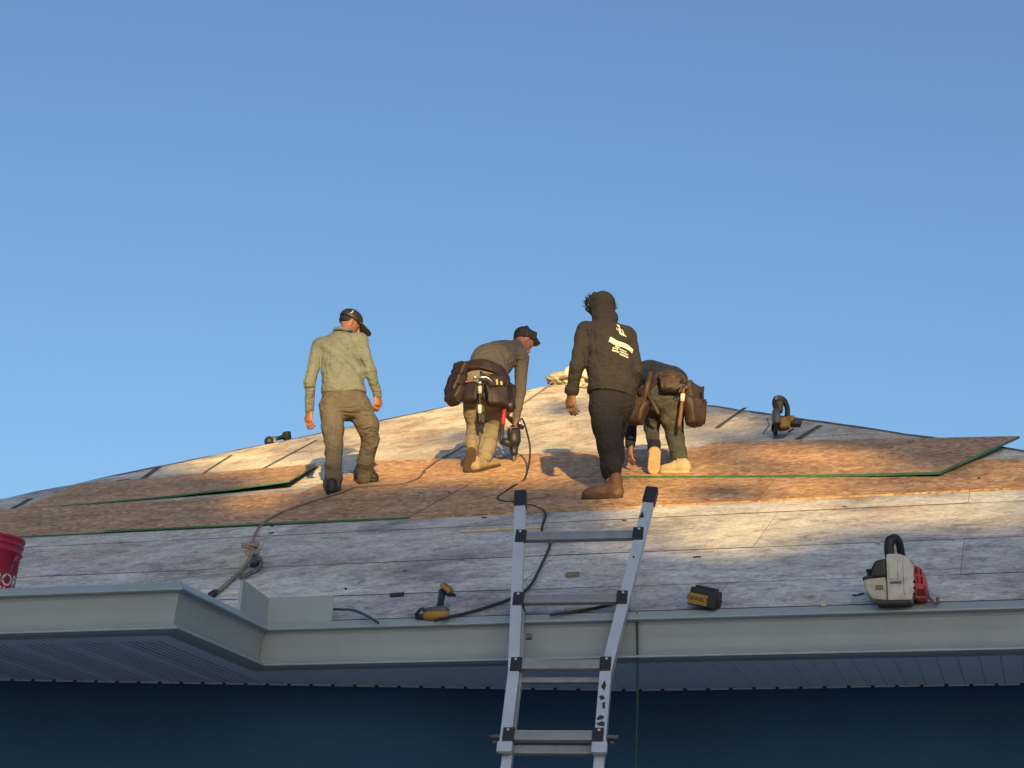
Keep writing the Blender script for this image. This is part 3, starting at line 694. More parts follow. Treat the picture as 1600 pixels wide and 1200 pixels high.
NAIL_Y = 13.9
YR = on_roof(806, 764)[1]; YA = on_roof(757, 742)[1] + .5
hose_pts_air = [at(812, 655, YA), at(817, 656, YA)] + [at(x, y, YA + (YR - YA) * (y - 655) / 109) for x, y in ((823, 674), (828, 698), (827, 722), (822, 742), (814, 756))]
hose_rest = roof_path([(804, 766, .005), (788, 776), (778, 784), (784, 789), (806, 792), (832, 797), (848, 803), (853, 812), (849, 826), (848, 838), (858, 850), (860, 860), (852, 880), (840, 905), (832, 920), (820, 933), (800, 944), (765, 957), (730, 967), (700, 974), (680, 979)], 0.016)
tag(MB().tube(smooth_path(hose_pts_air + hose_rest, 5), 0.0085, 7).build('air_hose', RUBBER, None, True, loc=tuple(hose_rest[0])), 'black air hose looping from the nail gun down behind the ladder', 'hose')
h2 = roof_path([(968, 950), (940, 957), (915, 962), (880, 967), (860, 970)], 0.014)
tag(MB().tube(smooth_path(h2, 5), 0.008, 7).build('air_hose', RUBBER, None, True, loc=tuple(h2[0])), 'short length of black hose behind the gutter between the ladder rails', 'hose')
h3 = roof_path([(520, 968, .03), (536, 969, .03), (552, 970, .03), (572, 975, .02), (592, 982)], 0.014)
tag(MB().tube(smooth_path(h3, 5), 0.0075, 7).build('green_hose', mat('teal hose', (0.03, 0.08, 0.085), 0.7, 0.2, 30), None, True, loc=tuple(h3[0])), 'short dark teal hose end beside the white splash guard', 'hose')

# scraps of wood
def lath(p, q, wd_, th, label, m=PINE):
    a, b = on_roof(*p, TH), on_roof(*q, TH); d = b - a; L_ = np.linalg.norm(d); f = frame(RN, d)
    tag(MB().box((a + b) / 2 + RN * (th / 2 + 0.003), f, (L_, wd_, th), 0.003, 1).build('wood_scrap', m, None, loc=tuple(a)), label, 'scrap')
lath((722, 836), (852, 829), 0.045, 0.012, 'long pale wood lath lying behind the left ladder rail')
lath((885, 906), (905, 905), 0.06, 0.02, 'small brown wood chip between the ladder rails', mat('brown chip', (0.22, 0.17, 0.12), 0.9))
lath((885, 962), (925, 957), 0.10, 0.012, 'pale wood offcut behind the gutter between the ladder rails')
lath((1284, 952), (1292, 952), 0.035, 0.02, 'small pale scrap on the deck between battery and engine tool', CANVAS)
lath((610, 938), (632, 936), 0.03, 0.02, 'tiny dark chip of tar paper above the splash guard', FELT)
lath((1090, 742), (1104, 741), 0.05, 0.03, 'small pale block under the green edge of the sheet', PINE)

# loose chips, splinters and torn felt too small to count
dbm = {0: MB(), 1: MB()}
rd = random.Random(21)
for k in range(60):
    u_, v_ = rd.uniform(-6, 3.2), rd.uniform(0.15, 6.0)
    if u_ > 1.2 and v_ > 4.2: continue
    top_ = TH + (0.02 if 3.14 < v_ < 6 else 0.004); p = rp(u_, v_, top_ + 0.004); f_ = frame(RN + RE * rd.uniform(-.3, .3), RE * rd.uniform(-1, 1) + RV * rd.uniform(-1, 1))
    L_ = rd.uniform(0.012, 0.05); dbm[k % 2].box(p, f_, (L_, rd.uniform(0.006, 0.018), 0.005), 0)
tag(dbm[0].build('wood_chips', PINE, None, loc=tuple(rp(0, 2))), 'pale wood chips and splinters scattered over the roof', 'chips', kind='stuff')
tag(dbm[1].build('felt_scraps', FELT, None, loc=tuple(rp(0, 2))), 'dark torn felt scraps scattered over the roof', 'scraps', kind='stuff')

# ------------------------------------------------------------------ red bucket
by = -0.66
rim_mid = hp(0, 0, 0)
def bucket():
    # place: on the wing deck, its axis on the line of sight through x = -13
    d = ray(-19, 900); n = RH; t = ((hp(0, WH + 0.36, 0) - EYE) @ n) / (d @ n); c = EYE + d * t; c[2] = ZE - 0.005
    d2 = ray(-19, 842); t2 = ((c - EYE) @ n) / (d2 @ n); H = (EYE + d2 * t2)[2] - c[2]; k = H / 0.37
    R = 0.150 * k; r0 = 0.130 * k
    th_ = thing('bucket', tuple(c), 'red plastic bucket with white lettering standing above the left gutter', 'bucket')
    ax = [RE, RH, Z3]
    pf = [(0, 0.006), (r0 - .012, 0.004), (r0, 0.0), (r0 + 0.001, 0.01)]
    def rr(z): return r0 + (R - r0) * z / H
    z1, z2 = H - 0.085 * k, H - 0.045 * k
    pf += [(rr(z1), z1), (rr(z1) + 0.010 * k, z1 + 0.003), (rr(z1) + 0.010 * k, z1 + 0.008), (rr(z1) + .002, z1 + 0.012), (rr(z2) + .001, z2), (rr(z2) + 0.009 * k, z2 + 0.002), (rr(z2) + 0.009 * k, z2 + 0.006), (rr(z2) + .002, z2 + 0.010),
           (R + .002, H - 0.018 * k), (R + 0.009 * k, H - 0.016 * k), (R + 0.009 * k, H - .002), (R + .004, H), (R - .003, H - .002), (rr(z2) - .004, z2), (r0 - 0.006, 0.02), (0, 0.016)]
    MB().lathe(c, ax, pf, 48).build('shell', BUCKET, th_, True)
    # wire handle hanging at the right side
    hx = []
    e0 = c + RE * (rr(z1) + .012) + Z3 * (z1 - 0.03)
    for j in range(19):
        a = -0.3 + math.pi * 1.25 * j / 18
        hx.append(c + RE * (rr(z1 - .1) + 0.012 + 0.026 * max(0, math.sin(math.pi * j / 18))) + RH * (-0.02 - 0.10 * j / 18) + Z3 * (z1 - 0.035 - 0.15 * j / 18))
    MB().tube(hx, 0.0032, 6).build('wire_handle', DSTEEL, th_, True)
    MB().box(e0 - Z3 * 0.002, ax, (0.02, 0.035, 0.035), 0.006).build('handle_ear', BUCKET, th_)
    def wrap(txt, size, zc, ang_end, name):
        cu = bpy.data.curves.new('txt', 'FONT'); cu.body = txt; cu.size = size; cu.offset = size * 0.012; cu.resolution_u = 3
        to = bpy.data.objects.new('txt', cu); COL.objects.link(to); bpy.context.view_layer.update()
        me = bpy.data.meshes.new_from_object(to.evaluated_get(bpy.context.evaluated_depsgraph_get()))
        bpy.data.objects.remove(to)
        bm = bmesh.new(); bm.from_mesh(me); bmesh.ops.triangulate(bm, faces=bm.faces[:])
        bmesh.ops.subdivide_edges(bm, edges=[e for e in bm.edges if e.calc_length() > size * 0.15], cuts=2); bm.verts.index_update()
        xs = [v.co.x for v in bm.verts]; x1 = max(xs); V = []
        for v in bm.verts:
            z = zc + v.co.y; r = rr(z) + 0.0014; a = ang_end - (x1 - v.co.x) / r
            V.append(c + Z3 * z + RE * math.cos(-a) * r * 0 + (RE * math.sin(a) - RH * math.cos(a)) * r)
        F = [[v.index for v in f.verts] for f in bm.faces]; bm.free()
        link(name, V, F, WHITEP, th_)
    wrap('HARBOR', 0.088 * k, 0.115 * k, 2.02, 'lettering')
    wrap('FREIGHT', 0.078 * k, 0.055 * k, 1.98, 'lettering')
bucket()

# ------------------------------------------------------------------ tools near the gutter
def to_roof(px, py, w=0.0): return on_roof(px, py, TH + w)
# battery pack
c = to_roof(1104, 956, 0.055)
bt = thing('battery_pack', tuple(c), 'black battery pack with yellow label resting on the roof edge', 'battery')
f = frame(unit(RN * 0.5 + A(0, 0, .6) + RE * .25), RE + A(0, -.1, -.22)); k = 1.25
MB().box(c, f, (0.125 * k, 0.080 * k, 0.075 * k), 0.012, 3, taper=(0.92, 0.9)).build('case', BLACK, bt)
MB().box(c + f[2] * 0.046, f, (0.085 * k, 0.055 * k, 0.02 * k), 0.005, 2).build('slide_rail', BLACK, bt)
fy = -f[1] * 0.0405 * k
lb_ = MB().box(c + fy - f[0] * 0.022 - f[2] * 0.012, f, (0.082 * k, 0.006, 0.044 * k), 0.002, 1).build('label_plate', YELLOW, bt)
def flat_text(txt, size, o, ax, ay, m, name, parent, off=0.0):
    cu = bpy.data.curves.new('txt', 'FONT'); cu.body = txt; cu.size = size; cu.align_x = 'CENTER'; cu.align_y = 'CENTER'; cu.offset = size * 0.015; cu.resolution_u = 2
    to = bpy.data.objects.new('txt', cu); COL.objects.link(to); bpy.context.view_layer.update()
    me = bpy.data.meshes.new_from_object(to.evaluated_get(bpy.context.evaluated_depsgraph_get())); bpy.data.objects.remove(to)
    V = [o + ax * v.co.x + ay * v.co.y for v in me.vertices]; F = [list(p.vertices) for p in me.polygons]
    return link(name, V, F, m, parent)
flat_text('DEWALT', 0.022 * k, c + fy - f[1] * 0.0046 - f[0] * 0.022 - f[2] * 0.012, f[0], f[2], BLACK, 'lettering', bt)
MB().box(c + f[0] * 0.06 * k - f[2] * 0.01, f, (0.012, 0.05 * k, 0.03 * k), 0.004).build('release_button', BLACK, bt)

# cordless drill lying behind the gutter, foot of its handle up
g0 = to_roof(686, 972, 0.0); g1 = to_roof(694, 953, 0.085)
dr = thing('cordless_drill', tuple(g0), 'yellow and black cordless drill without battery lying behind the gutter', 'drill')
up = unit(g1 - g0); fx = frame(up, RE)
body = [g0 + RE * t_ + Z3 * 0.02 for t_ in (-0.10, -0.07, 0.0, 0.05, 0.07)]
MB().tube([g0 + RE * -0.13 + Z3 * .015, g0 + RE * -0.08 + Z3 * .017], [0.012, 0.018], 12).build('chuck', BLACK, dr, True)
MB().tube([g0 + RE * -0.085 + Z3 * .02, g0 + RE * -0.06 + Z3 * .02, g0 + RE * 0.0 + Z3 * .02, g0 + RE * 0.045 + Z3 * .02, g0 + RE * 0.055 + Z3 * .02], [0.02, 0.026, 0.027, 0.025, 0.016], 14).build('motor_housing', YELLOW, dr, True)
MB().tube([g0 + RE * -0.08 + Z3 * .045, g0 + RE * 0.02 + Z3 * .05, g0 + RE * 0.05 + Z3 * .045], [0.018, 0.022, 0.014], 10).build('top_shell', DSTEEL, dr, True)
MB().tube([g0 + Z3 * .04 + RE * .0, g0 * .5 + g1 * .5 + Z3 * .02, g1 + Z3 * .0], [0.020, 0.018, 0.022], 12).build('grip', BLACK, dr, True)
fb = frame(unit(up + RE * 0.8 - RH * .8), RE - RN * .5)
ft = MB().box(g1 + RE * 0.025 + Z3 * 0.02, fb, (0.070, 0.088, 0.026), 0.010, 3).build('battery_foot', YELLOW, dr)
MB().box(g1 + RE * 0.025 + Z3 * 0.02 + fb[2] * 0.0125, fb, (0.050, 0.062, 0.006), 0.004, 2).build('foot_socket', mat('brown socket', (0.20, 0.10, 0.02), 0.7, 0.3, 30), ft)
MB().box(g1 + RE * 0.05 - Z3 * .018, [RE, RH, Z3], (0.05, 0.05, 0.012), 0.004).build('foot_rim', BLACK, ft)
c = to_roof(659, 972, 0.02)
mb = MB(); mb.tube([c + A(-.03, 0, 0), c + A(-.005, 0, .035), c + A(.005, 0, .04), c + A(.03, 0, 0)], [0.010, 0.008, 0.008, 0.010], 7)
tag(mb.build('black_clip', BLACK, None, True, loc=tuple(c)), 'small black plastic clip just left of the yellow drill', 'clip')

# engine tool: cream housing, black grip and air cover, red side grille
c = to_roof(1400, 950, 0.0)
et = thing('engine_tool', tuple(c), 'cream engine tool with black top grip and red side grille', 'power tool')
X, Y_, Z_ = RE, RH, Z3; ax = [X, Y_, Z_]; k = 1.0
def P(x, y, z): return c + X * x + Y_ * y + Z_ * z
# main casing: profile in the x-z plane pushed back
def slab(poly, y0, dy, name, m, bev=0.012, parent=et):
    bm = bmesh.new(); vs_ = [bm.verts.new((p[0], 0, p[1])) for p in poly]; fc = bm.faces.new(vs_)
    ex = bmesh.ops.extrude_face_region(bm, geom=[fc]); bmesh.ops.translate(bm, vec=(0, dy, 0), verts=[e for e in ex['geom'] if isinstance(e, bmesh.types.BMVert)])
    bmesh.ops.recalc_face_normals(bm, faces=bm.faces[:])
    if bev: bmesh.ops.bevel(bm, geom=list(bm.edges), offset=bev, segments=2, affect='EDGES', profile=0.6)
    bm.verts.index_update(); V = [P(v.co.x, y0 + v.co.y, v.co.z) for v in bm.verts]; F = [[v.index for v in q.verts] for q in bm.faces]; bm.free()
    return link(name, V, F, m, parent)
slab([(-0.03, 0.0), (0.085, 0.0), (0.10, 0.05), (0.10, 0.16), (0.075, 0.215), (0.03, 0.235), (-0.03, 0.235)], -0.10, 0.22, 'casing', GREYP, 0.014)
slab([(-0.145, 0.115), (-0.14, 0.06), (-0.105, 0.015), (-0.03, 0.0), (-0.032, 0.125)], -0.085, 0.19, 'fuel_tank', CREAMP, 0.016)
slab([(-0.032, 0.122), (-0.095, 0.122), (-0.105, 0.165), (-0.085, 0.205), (-0.032, 0.215)], -0.09, 0.2, 'air_filter_cover', BLACK, 0.012)
slab([(-0.15, 0.118), (-0.145, 0.13), (-0.09, 0.142), (-0.09, 0.118)], -0.07, 0.16, 'tank_rim', BLACK, 0.004)
MB().lathe(P(-0.118, -0.03, 0.14), ax, [(0.0, 0.035), (0.016, 0.034), (0.018, 0.03), (0.013, 0.022), (0.012, 0.0)], 14).build('fuel_cap', BLACK, et, True)
gp = [P(-0.012, -0.02, 0.22), P(-0.018, -0.03, 0.27), P(-0.010, -0.035, 0.315), P(0.012, -0.02, 0.332), P(0.028, 0.02, 0.315), P(0.032, 0.06, 0.27), P(0.036, 0.07, 0.225)]
MB().tube(smooth_path(gp, 5), [0.026] * 12 + [0.020] * 19, 12).build('grip', BLACK, et, True)
slab([(0.098, 0.01), (0.150, 0.008), (0.158, 0.06), (0.150, 0.13), (0.128, 0.165), (0.102, 0.178)], -0.085, 0.17, 'side_grille', REDP, 0.008)
for (x0, z0, w_, h_2) in ((0.108, 0.13, 0.010, 0.03), (0.128, 0.125, 0.008, 0.03), (0.112, 0.085, 0.008, 0.035), (0.130, 0.08, 0.010, 0.035), (0.110, 0.02, 0.034, 0.035), (0.145, 0.02, 0.006, 0.05)):
    MB().box(P(x0 + w_ / 2, -0.0855, z0 + h_2 / 2), ax, (w_, 0.004, h_2), 0.001, 1).build('grille_slot', mat('dark red slot', (0.08, 0.006, 0.008), 0.8) if 'dark red slot' not in MATS else MATS['dark red slot'], et)
for (x0, z0, w_, h_2, m_) in ((-0.016, 0.105, 0.026, 0.085, mat('pale sticker', (0.52, 0.54, 0.44), 0.6)), (0.024, 0.10, 0.006, 0.1, GREYP), (0.05, 0.03, 0.008, 0.17, GREYP), (-0.015, 0.083, 0.055, 0.010, DSTEEL), (-0.085, 0.058, 0.036, 0.022, mat('tank badge', (0.16, 0.15, 0.11), 0.7))):
    MB().box(P(x0 + w_ / 2, -0.103 if x0 > -0.05 else -0.088, z0 + h_2 / 2), ax, (w_, 0.008, h_2), 0.002, 1).build('raised_panel', m_, et)
for z0 in (0.03, 0.06, 0.09): MB().box(P(0.1, -0.09, z0), ax, (0.014, 0.02, 0.012), 0.003, 1).build('side_lug', BLACK, et)
MB().tube([P(0.06, -0.02, 0.235), P(0.10, -0.03, 0.205), P(0.118, -0.03, 0.175)], 0.005, 6).build('cable', GREYP, et, True)
MB().tube([P(0.15, -0.04, 0.05), P(0.165, -0.045, 0.02), P(0.185, -0.05, -0.008), P(0.205, -0.05, -0.01)], 0.008, 7).build('stand_leg', DSTEEL, et, True)
MB().tube([P(0.205, -0.05, -0.012), P(0.203, -0.05, 0.02)], [0.012, 0.008], 7).build('stand_foot', DSTEEL, et, True)
MB().box(P(0.0, -0.03, -0.006), ax, (0.16, 0.13, 0.02), 0.004).build('base_plate', BLACK, et)

# circular saw standing on the upper right deck
c = to_roof(1222, 686, 0.0)
cs = thing('circular_saw', tuple(c), 'yellow and black circular saw standing on the upper right deck', 'saw')
ax = [unit(RE * 0.92 + RH * 0.25), unit(RH * 0.92 - RE * 0.25), Z3]
def P(x, y, z): return c + ax[0] * x + ax[1] * y + ax[2] * z
wx = [ax[1], ax[2], unit(ax[0] + Z3 * .12)]                               # blade axis
bc = P(-0.055, -0.01, 0.135)
MB().lathe(bc, wx, [(0.0, -0.002), (0.112, -0.002), (0.112, 0.002), (0.0, 0.002)], 40).build('blade', DSTEEL, cs)
MB().lathe(bc, wx, [(0.03, -0.030), (0.112, -0.026), (0.126, -0.012), (0.126, 0.022), (0.112, 0.032), (0.05, 0.034)], 32, math.pi * 1.25, -0.45).build('upper_guard', DSTEEL, cs, True)
MB().lathe(bc, wx, [(0.06, -0.014), (0.116, -0.014), (0.119, 0.012), (0.06, 0.012)], 24, math.pi * 0.9, math.pi * 0.95).build('lower_guard', BLACK, cs, True)
MB().tube([bc - wx[2] * 0.032, bc - wx[2] * 0.022], 0.02, 12).build('arbor_bolt', STEEL, cs, True)
MB().box(P(0.025, 0.01, 0.13), [wx[2], wx[0], wx[1]], (0.10, 0.11, 0.105), 0.02, 3).build('gear_case', YELLOW, cs)
MB().tube([P(0.045, 0.0, 0.155), P(0.10, 0.0, 0.160), P(0.125, 0.0, 0.162)], [0.048, 0.046, 0.03], 16).build('motor', YELLOW, cs, True)
MB().box(P(0.13, -0.03, 0.125), [ax[0], ax[1], unit(Z3 + ax[0] * .3)], (0.085, 0.10, 0.055), 0.012, 3).build('battery', BLACK, cs)
hs = [P(-0.05, -0.05, 0.245), P(-0.06, -0.03, 0.31), P(-0.045, -0.01, 0.355), P(0.0, 0.0, 0.36), P(0.04, 0.0, 0.315), P(0.055, 0.01, 0.26), P(0.05, 0.01, 0.20)]
MB().tube(smooth_path(hs, 5), [0.026] * 10 + [0.030] * 10 + [0.024] * 11, 10).build('handle', BLACK, cs, True)
MB().box(P(-0.022, -0.02, 0.285), [ax[0], ax[1], unit(Z3 + ax[0] * .1)], (0.072, 0.062, 0.13), 0.018, 3).build('rear_grip', BLACK, cs)
MB().box(P(-0.028, -0.035, 0.348), [ax[0], ax[1], Z3], (0.075, 0.06, 0.045), 0.012, 2).build('handle_top', DSTEEL, cs)
MB().box(P(-0.02, -0.068, 0.345), [ax[0], ax[1], Z3], (0.045, 0.006, 0.028), 0.004, 1).build('handle_socket', BLACK, cs)
MB().box(P(0.02, 0.02, 0.012), [unit(ax[0]), unit(RV), unit(RN)], (0.17, 0.26, 0.006), 0.002, 1).build('shoe_plate', DSTEEL, cs)
MB().tube([P(0.05, -0.05, 0.03), P(0.095, -0.06, 0.06)], 0.008, 6).build('depth_lever', BLACK, cs, True)
MB().tube([P(-0.17, -0.02, 0.02), P(-0.115, -0.02, 0.10), P(-0.13, -0.02, 0.17)], 0.006, 6).build('rip_fence', DSTEEL, cs, True)

# small cordless tool lying on the left hip
c = to_roof(434, 690, 0.0)
it = thing('cordless_driver', tuple(c), 'small black cordless driver lying on the left hip line', 'driver')
c = c + RN * 0.04
MB().lathe(to_roof(422, 695, 0.02), frame(RE), [(0, -0.05), (0.035, -0.05), (0.055, -0.03), (0.062, 0.0), (0.05, 0.03), (0.03, 0.045), (0, 0.045)], 16).build('motor', BLACK, it, True)
MB().lathe(to_roof(425, 694, 0.02), frame(RE + A(0, -1.5, 0)), [(0.0, 0.062), (0.03, 0.060), (0.04, 0.03), (0.04, 0)], 14).build('end_ring', STEEL, it, True)
MB().tube(smooth_path([to_roof(427, 692, 0.03), to_roof(436, 691, 0.03), to_roof(446, 688, 0.03)], 4), [0.03, 0.026, 0.024, 0.023, 0.023, 0.024, 0.027, 0.03, 0.034], 10).build('grip', BLACK, it, True)
MB().box(to_roof(449, 688, 0.035), [RE, RV, RN], (0.08, 0.09, 0.10), 0.025, 3).build('battery', BLACK, it)

# bundle on the peak
def bundle():
    c = rp(APEX[0] + 0.15, APEX[1] - 0.1, 0.0)
    t = thing('canvas_bundle', tuple(c), 'pale canvas bundle tied on the roof peak', 'bundle')
    r = random.Random(3)
    for nm, off, sx, sy, sz, m in (('sack', 0.12, 0.19, 0.17, 0.21, CANVAS), ('sack', -0.08, 0.20, 0.17, 0.10, mat('grey canvas', (0.30, 0.31, 0.27), 0.9, 0.2, 8))):
        bm = bmesh.new(); bmesh.ops.create_icosphere(bm, subdivisions=4, radius=1.0); bm.verts.index_update()
        V = []
        for v in bm.verts:
            p = np.array(v.co); n = 1 + 0.10 * math.sin(7 * p[0] + 3 * p[2]) * math.sin(6 * p[1] + 2) + 0.06 * math.sin(15 * p[0] + 9 * p[2] + 1) + 0.05 * math.sin(13 * p[1] - 11 * p[2])
            p = p * n; pinch = 1 - 0.45 * max(0, p[2]) ** 1.5
            V.append(c + RE * (off + p[0] * sx * pinch) + RH * p[1] * sy * pinch + Z3 * (0.10 + p[2] * sz))
        F = [[v.index for v in f_.verts] for f_ in bm.faces]; bm.free(); link(nm, V, F, m, t, True)
    MB().tube([c + RE * .14 + Z3 * .24, c + RE * .12 + Z3 * .33], [0.04, 0.016], 7).build('tied_neck', CANVAS, t, True)
    lp_ = [c + RE * (0.11 + 0.20 * math.cos(a)) + RH * (-0.02 + 0.18 * math.sin(a)) + Z3 * 0.05 for a in [math.pi * 2 * k / 20 for k in range(21)]]
    MB().tube(lp_, 0.018, 6).build('tie_rope', ROPE, t, True)
bundle()
# ------------------------------------------------------------------ people: smooth bodies and clothes from distance fields
class Field:
    def __init__(s, h): s.h = h; s.pr = []
    def add(s, fn, lo, hi, k=0.03): s.pr.append((fn, np.asarray(lo, float), np.asarray(hi, float), k)); return s
    def cone(s, a, b, ra, rb, k=0.03, side=None, fs=1.0):
        """tapered limb from a to b; stretched fs times along side"""
        a = np.asarray(a, float); b = np.asarray(b, float); d = b - a; dd = d @ d + 1e-9
        sd = unit(side) if side is not None else None
        def fn(P):
            q = P - a; t = np.clip(q @ d / dd, 0, 1); q = q - t[..., None] * d
            if sd is not None: q = q - (q @ sd)[..., None] * sd * (1 - 1 / fs)
            return np.sqrt((q * q).sum(-1)) - (ra + (rb - ra) * t)
        r = max(ra, rb) * max(fs, 1)
        return s.add(fn, np.minimum(a, b) - r, np.maximum(a, b) + r, k)
    def limb(s, pts, rs, k=0.03):
        for i in range(len(pts) - 1): s.cone(pts[i], pts[i + 1], rs[i], rs[i + 1], k)
        return s
    def ell(s, c, ax, rad, k=0.02):
        c = np.asarray(c, float); Mx = np.array(ax); rad = np.asarray(rad, float); m = rad.min()
        def fn(P):
            q = (P - c) @ Mx.T; n = np.sqrt(((q / rad) ** 2).sum(-1)); g = np.sqrt(((q / rad ** 2) ** 2).sum(-1)) + 1e-9
            return n * (n - 1) / g
        return s.add(fn, c - rad.max(), c + rad.max(), k)
    def solve(s, disp=None, cuts=()):
        h = s.h; pad = 4 * h
        lo = np.min([p[1] for p in s.pr], 0) - pad - 0.02; hi = np.max([p[2] for p in s.pr], 0) + pad + 0.02
        n = np.ceil((hi - lo) / h).astype(int) + 1
        D = np.full(n, 0.5, np.float64)
        for fn, a, b, k in s.pr:
            m = pad + k
            i0 = np.maximum(((a - m - lo) / h).astype(int), 0); i1 = np.minimum(((b + m - lo) / h).astype(int) + 2, n)
            g_ = np.stack(np.meshgrid(*[lo[j] + h * np.arange(i0[j], i1[j]) for j in range(3)], indexing='ij'), -1)
            v = fn(g_); sl_ = tuple(slice(i0[j], i1[j]) for j in range(3)); o = D[sl_]
            e = np.maximum(k - np.abs(o - v), 0); D[sl_] = np.minimum(o, v) - e * e / (4 * k)
        if disp is not None or cuts:
            msk = np.abs(D) < 0.08; idx = np.argwhere(msk); P = lo + idx * h; val = D[msk]
            if disp is not None: val = val + disp(P)
            for c in cuts: val = np.maximum(val, c(P))
            D[msk] = val
            if cuts:
                ins = D < -0.05
                idx = np.argwhere(ins); P = lo + idx * h; val = D[ins]
                for c in cuts: val = np.maximum(val, c(P))
                D[ins] = val
        return nets(D, lo, h)
def nets(D, lo, h):
    S = D < 0
    c = np.zeros(tuple(np.array(D.shape) - 1), np.int8)
    offs = list(itertools.product((0, 1), repeat=3))
    for (a, b, d) in offs:
        c += S[a:S.shape[0] - 1 + a, b:S.shape[1] - 1 + b, d:S.shape[2] - 1 + d]
    m = (c > 0) & (c < 8); IJK = np.argwhere(m)
    idx = np.full(m.shape, -1, np.int64); idx[m] = np.arange(len(IJK))
    acc = np.zeros((len(IJK), 3)); cnt_ = np.zeros(len(IJK))
    val = {o: D[IJK[:, 0] + o[0], IJK[:, 1] + o[1], IJK[:, 2] + o[2]] for o in offs}
    for o in offs:
        for j in range(3):
            if o[j] == 0:
                q = list(o); q[j] = 1; q = tuple(q); va, vb = val[o], val[q]; x = (va < 0) != (vb < 0)
                t = np.where(x, va / np.where(x, va - vb, 1), 0); p = np.tile(np.array(o, float), (len(t), 1)); p[:, j] += t
                acc += np.where(x[:, None], p, 0); cnt_ += x
    V = lo + (IJK + acc / cnt_[:, None]) * h; F = []
    for j in range(3):
        a = [slice(None)] * 3; b = [slice(None)] * 3; a[j] = slice(0, -1); b[j] = slice(1, None)
        s0, s1 = S[tuple(a)], S[tuple(b)]; x = np.argwhere(s0 != s1); k, l = (j + 1) % 3, (j + 2) % 3
        x = x[(x[:, k] > 0) & (x[:, l] > 0) & (x[:, k] < D.shape[k] - 1) & (x[:, l] < D.shape[l] - 1)]
        if not len(x): continue
        fl = s0[tuple(x.T)]
        def ci(dk, dl):
            y = x.copy(); y[:, k] -= dk; y[:, l] -= dl; return idx[tuple(y.T)]
        q = np.stack([ci(1, 1), ci(0, 1), ci(0, 0), ci(1, 0)], 1); q[~fl] = q[~fl][:, ::-1]
        F.append(q)
    return V, np.concatenate(F)
def folds(amp, freq, seed, axis=(0, 0, 1), along=0.45):
    r = np.random.RandomState(seed); ks = []
    ax = unit(axis)
    for i in range(7):
        k = r.normal(size=3); k = unit(k - ax * (k @ ax) * (1 - along * r.uniform(0, 3))) * freq * r.uniform(0.6, 1.7); ks.append((k, r.uniform(0, 6.3), r.normal(size=3) * freq * 0.35))
    def fn(P):
        o = 0
        for k, p, w in ks:
            t = P @ k + p + 1.6 * np.sin(P @ w + p * 2)
            o = o + (0.36 - np.abs(np.sin(t)) ** 0.7 * 0.5)
        env = 0.55 + 0.45 * np.sin(P @ ks[0][2] * 0.8 + 1) * np.sin(P @ ks[1][2] * 0.9)
        return -amp * env * o / 1.5
    return fn
def part(fld, name, m, parent, disp=None, cuts=()):
    V, F = fld.solve(disp, cuts)
    return link(name, V, F, m, parent, True)

def add_hand(V, F, wrist, d, pn, side, curl=0.5, s=1.0):
    """hand as its own fine field: d points along the hand, pn out of the palm, side=+1 thumb towards cross(d,pn)"""
    d = unit(d); pn = unit(pn - d * (pn @ d)); x = np.cross(d, pn) * side
    f = Field(0.0045); w = np.asarray(wrist, float)
    f.cone(w - d * 0.05, w + d * 0.01, 0.027 * s, 0.026 * s, 0.02)
    f.cone(w + d * 0.015, w + d * 0.085 * s, 0.017 * s, 0.016 * s, 0.02, x, 2.1)
    for j, (o, L_, sp) in enumerate(((0.031, 0.075, 0.14), (0.0105, 0.083, 0.04), (-0.0105, 0.077, -0.05), (-0.031, 0.060, -0.16))):
        b = w + d * 0.088 * s + x * o * s; dd = unit(d + x * sp); c1 = unit(dd * math.cos(curl * .7) + pn * math.sin(curl * .7)); c2 = unit(dd * math.cos(curl * 1.6) + pn * math.sin(curl * 1.6)); c3 = unit(dd * math.cos(curl * 2.3) + pn * math.sin(curl * 2.3))
        p1 = b + c1 * L_ * 0.45 * s; p2 = p1 + c2 * L_ * 0.32 * s; p3 = p2 + c3 * L_ * 0.23 * s
        f.limb([b - dd * 0.01, p1, p2, p3], [0.0095 * s, 0.0088 * s, 0.0082 * s, 0.0072 * s], 0.004)
    t0 = w + d * 0.03 * s + x * 0.028 * s; t1 = t0 + unit(d * .7 + x * .7 + pn * .25) * 0.036 * s; t2 = t1 + unit(d * .95 + x * .25 + pn * .4) * 0.034 * s
    f.limb([t0, t1, t2], [0.014 * s, 0.0115 * s, 0.009 * s], 0.008)
    v, q = f.solve(); n = len(V[0]) if V else 0
    return v, q
def head_field(f, c, fw, up, s=1.0):
    fw = unit(fw); up = unit(up - fw * (up @ fw)); rt = np.cross(fw, up); ax = [rt, fw, up]
    def q(a, b, d): return c + (rt * a + fw * b + up * d) * s
    f.ell(q(0, -0.005, 0.03), ax, A(0.077, 0.096, 0.090) * s, 0.03)
    f.ell(q(0, 0.025, -0.055), ax, A(0.058, 0.062, 0.065) * s, 0.04)
    f.cone(q(0, 0.078, -0.095), q(0, 0.05, -0.09), 0.02 * s, 0.035 * s, 0.02)
    f.cone(q(0, 0.094, 0.01), q(0, 0.112, -0.03), 0.009 * s, 0.014 * s, 0.012)         # nose
    f.cone(q(-0.028, 0.082, 0.026), q(0.028, 0.082, 0.026), 0.014 * s, 0.014 * s, 0.015) # brow
    f.cone(q(-0.018, 0.086, -0.062), q(0.018, 0.086, -0.062), 0.009 * s, 0.009 * s, 0.008)
    for sg_ in (-1, 1):
        f.ell(q(0.078 * sg_, -0.012, -0.01), [unit(rt + fw * -.3 * sg_), fw, up], A(0.010, 0.020, 0.033) * s, 0.006)
    return ax
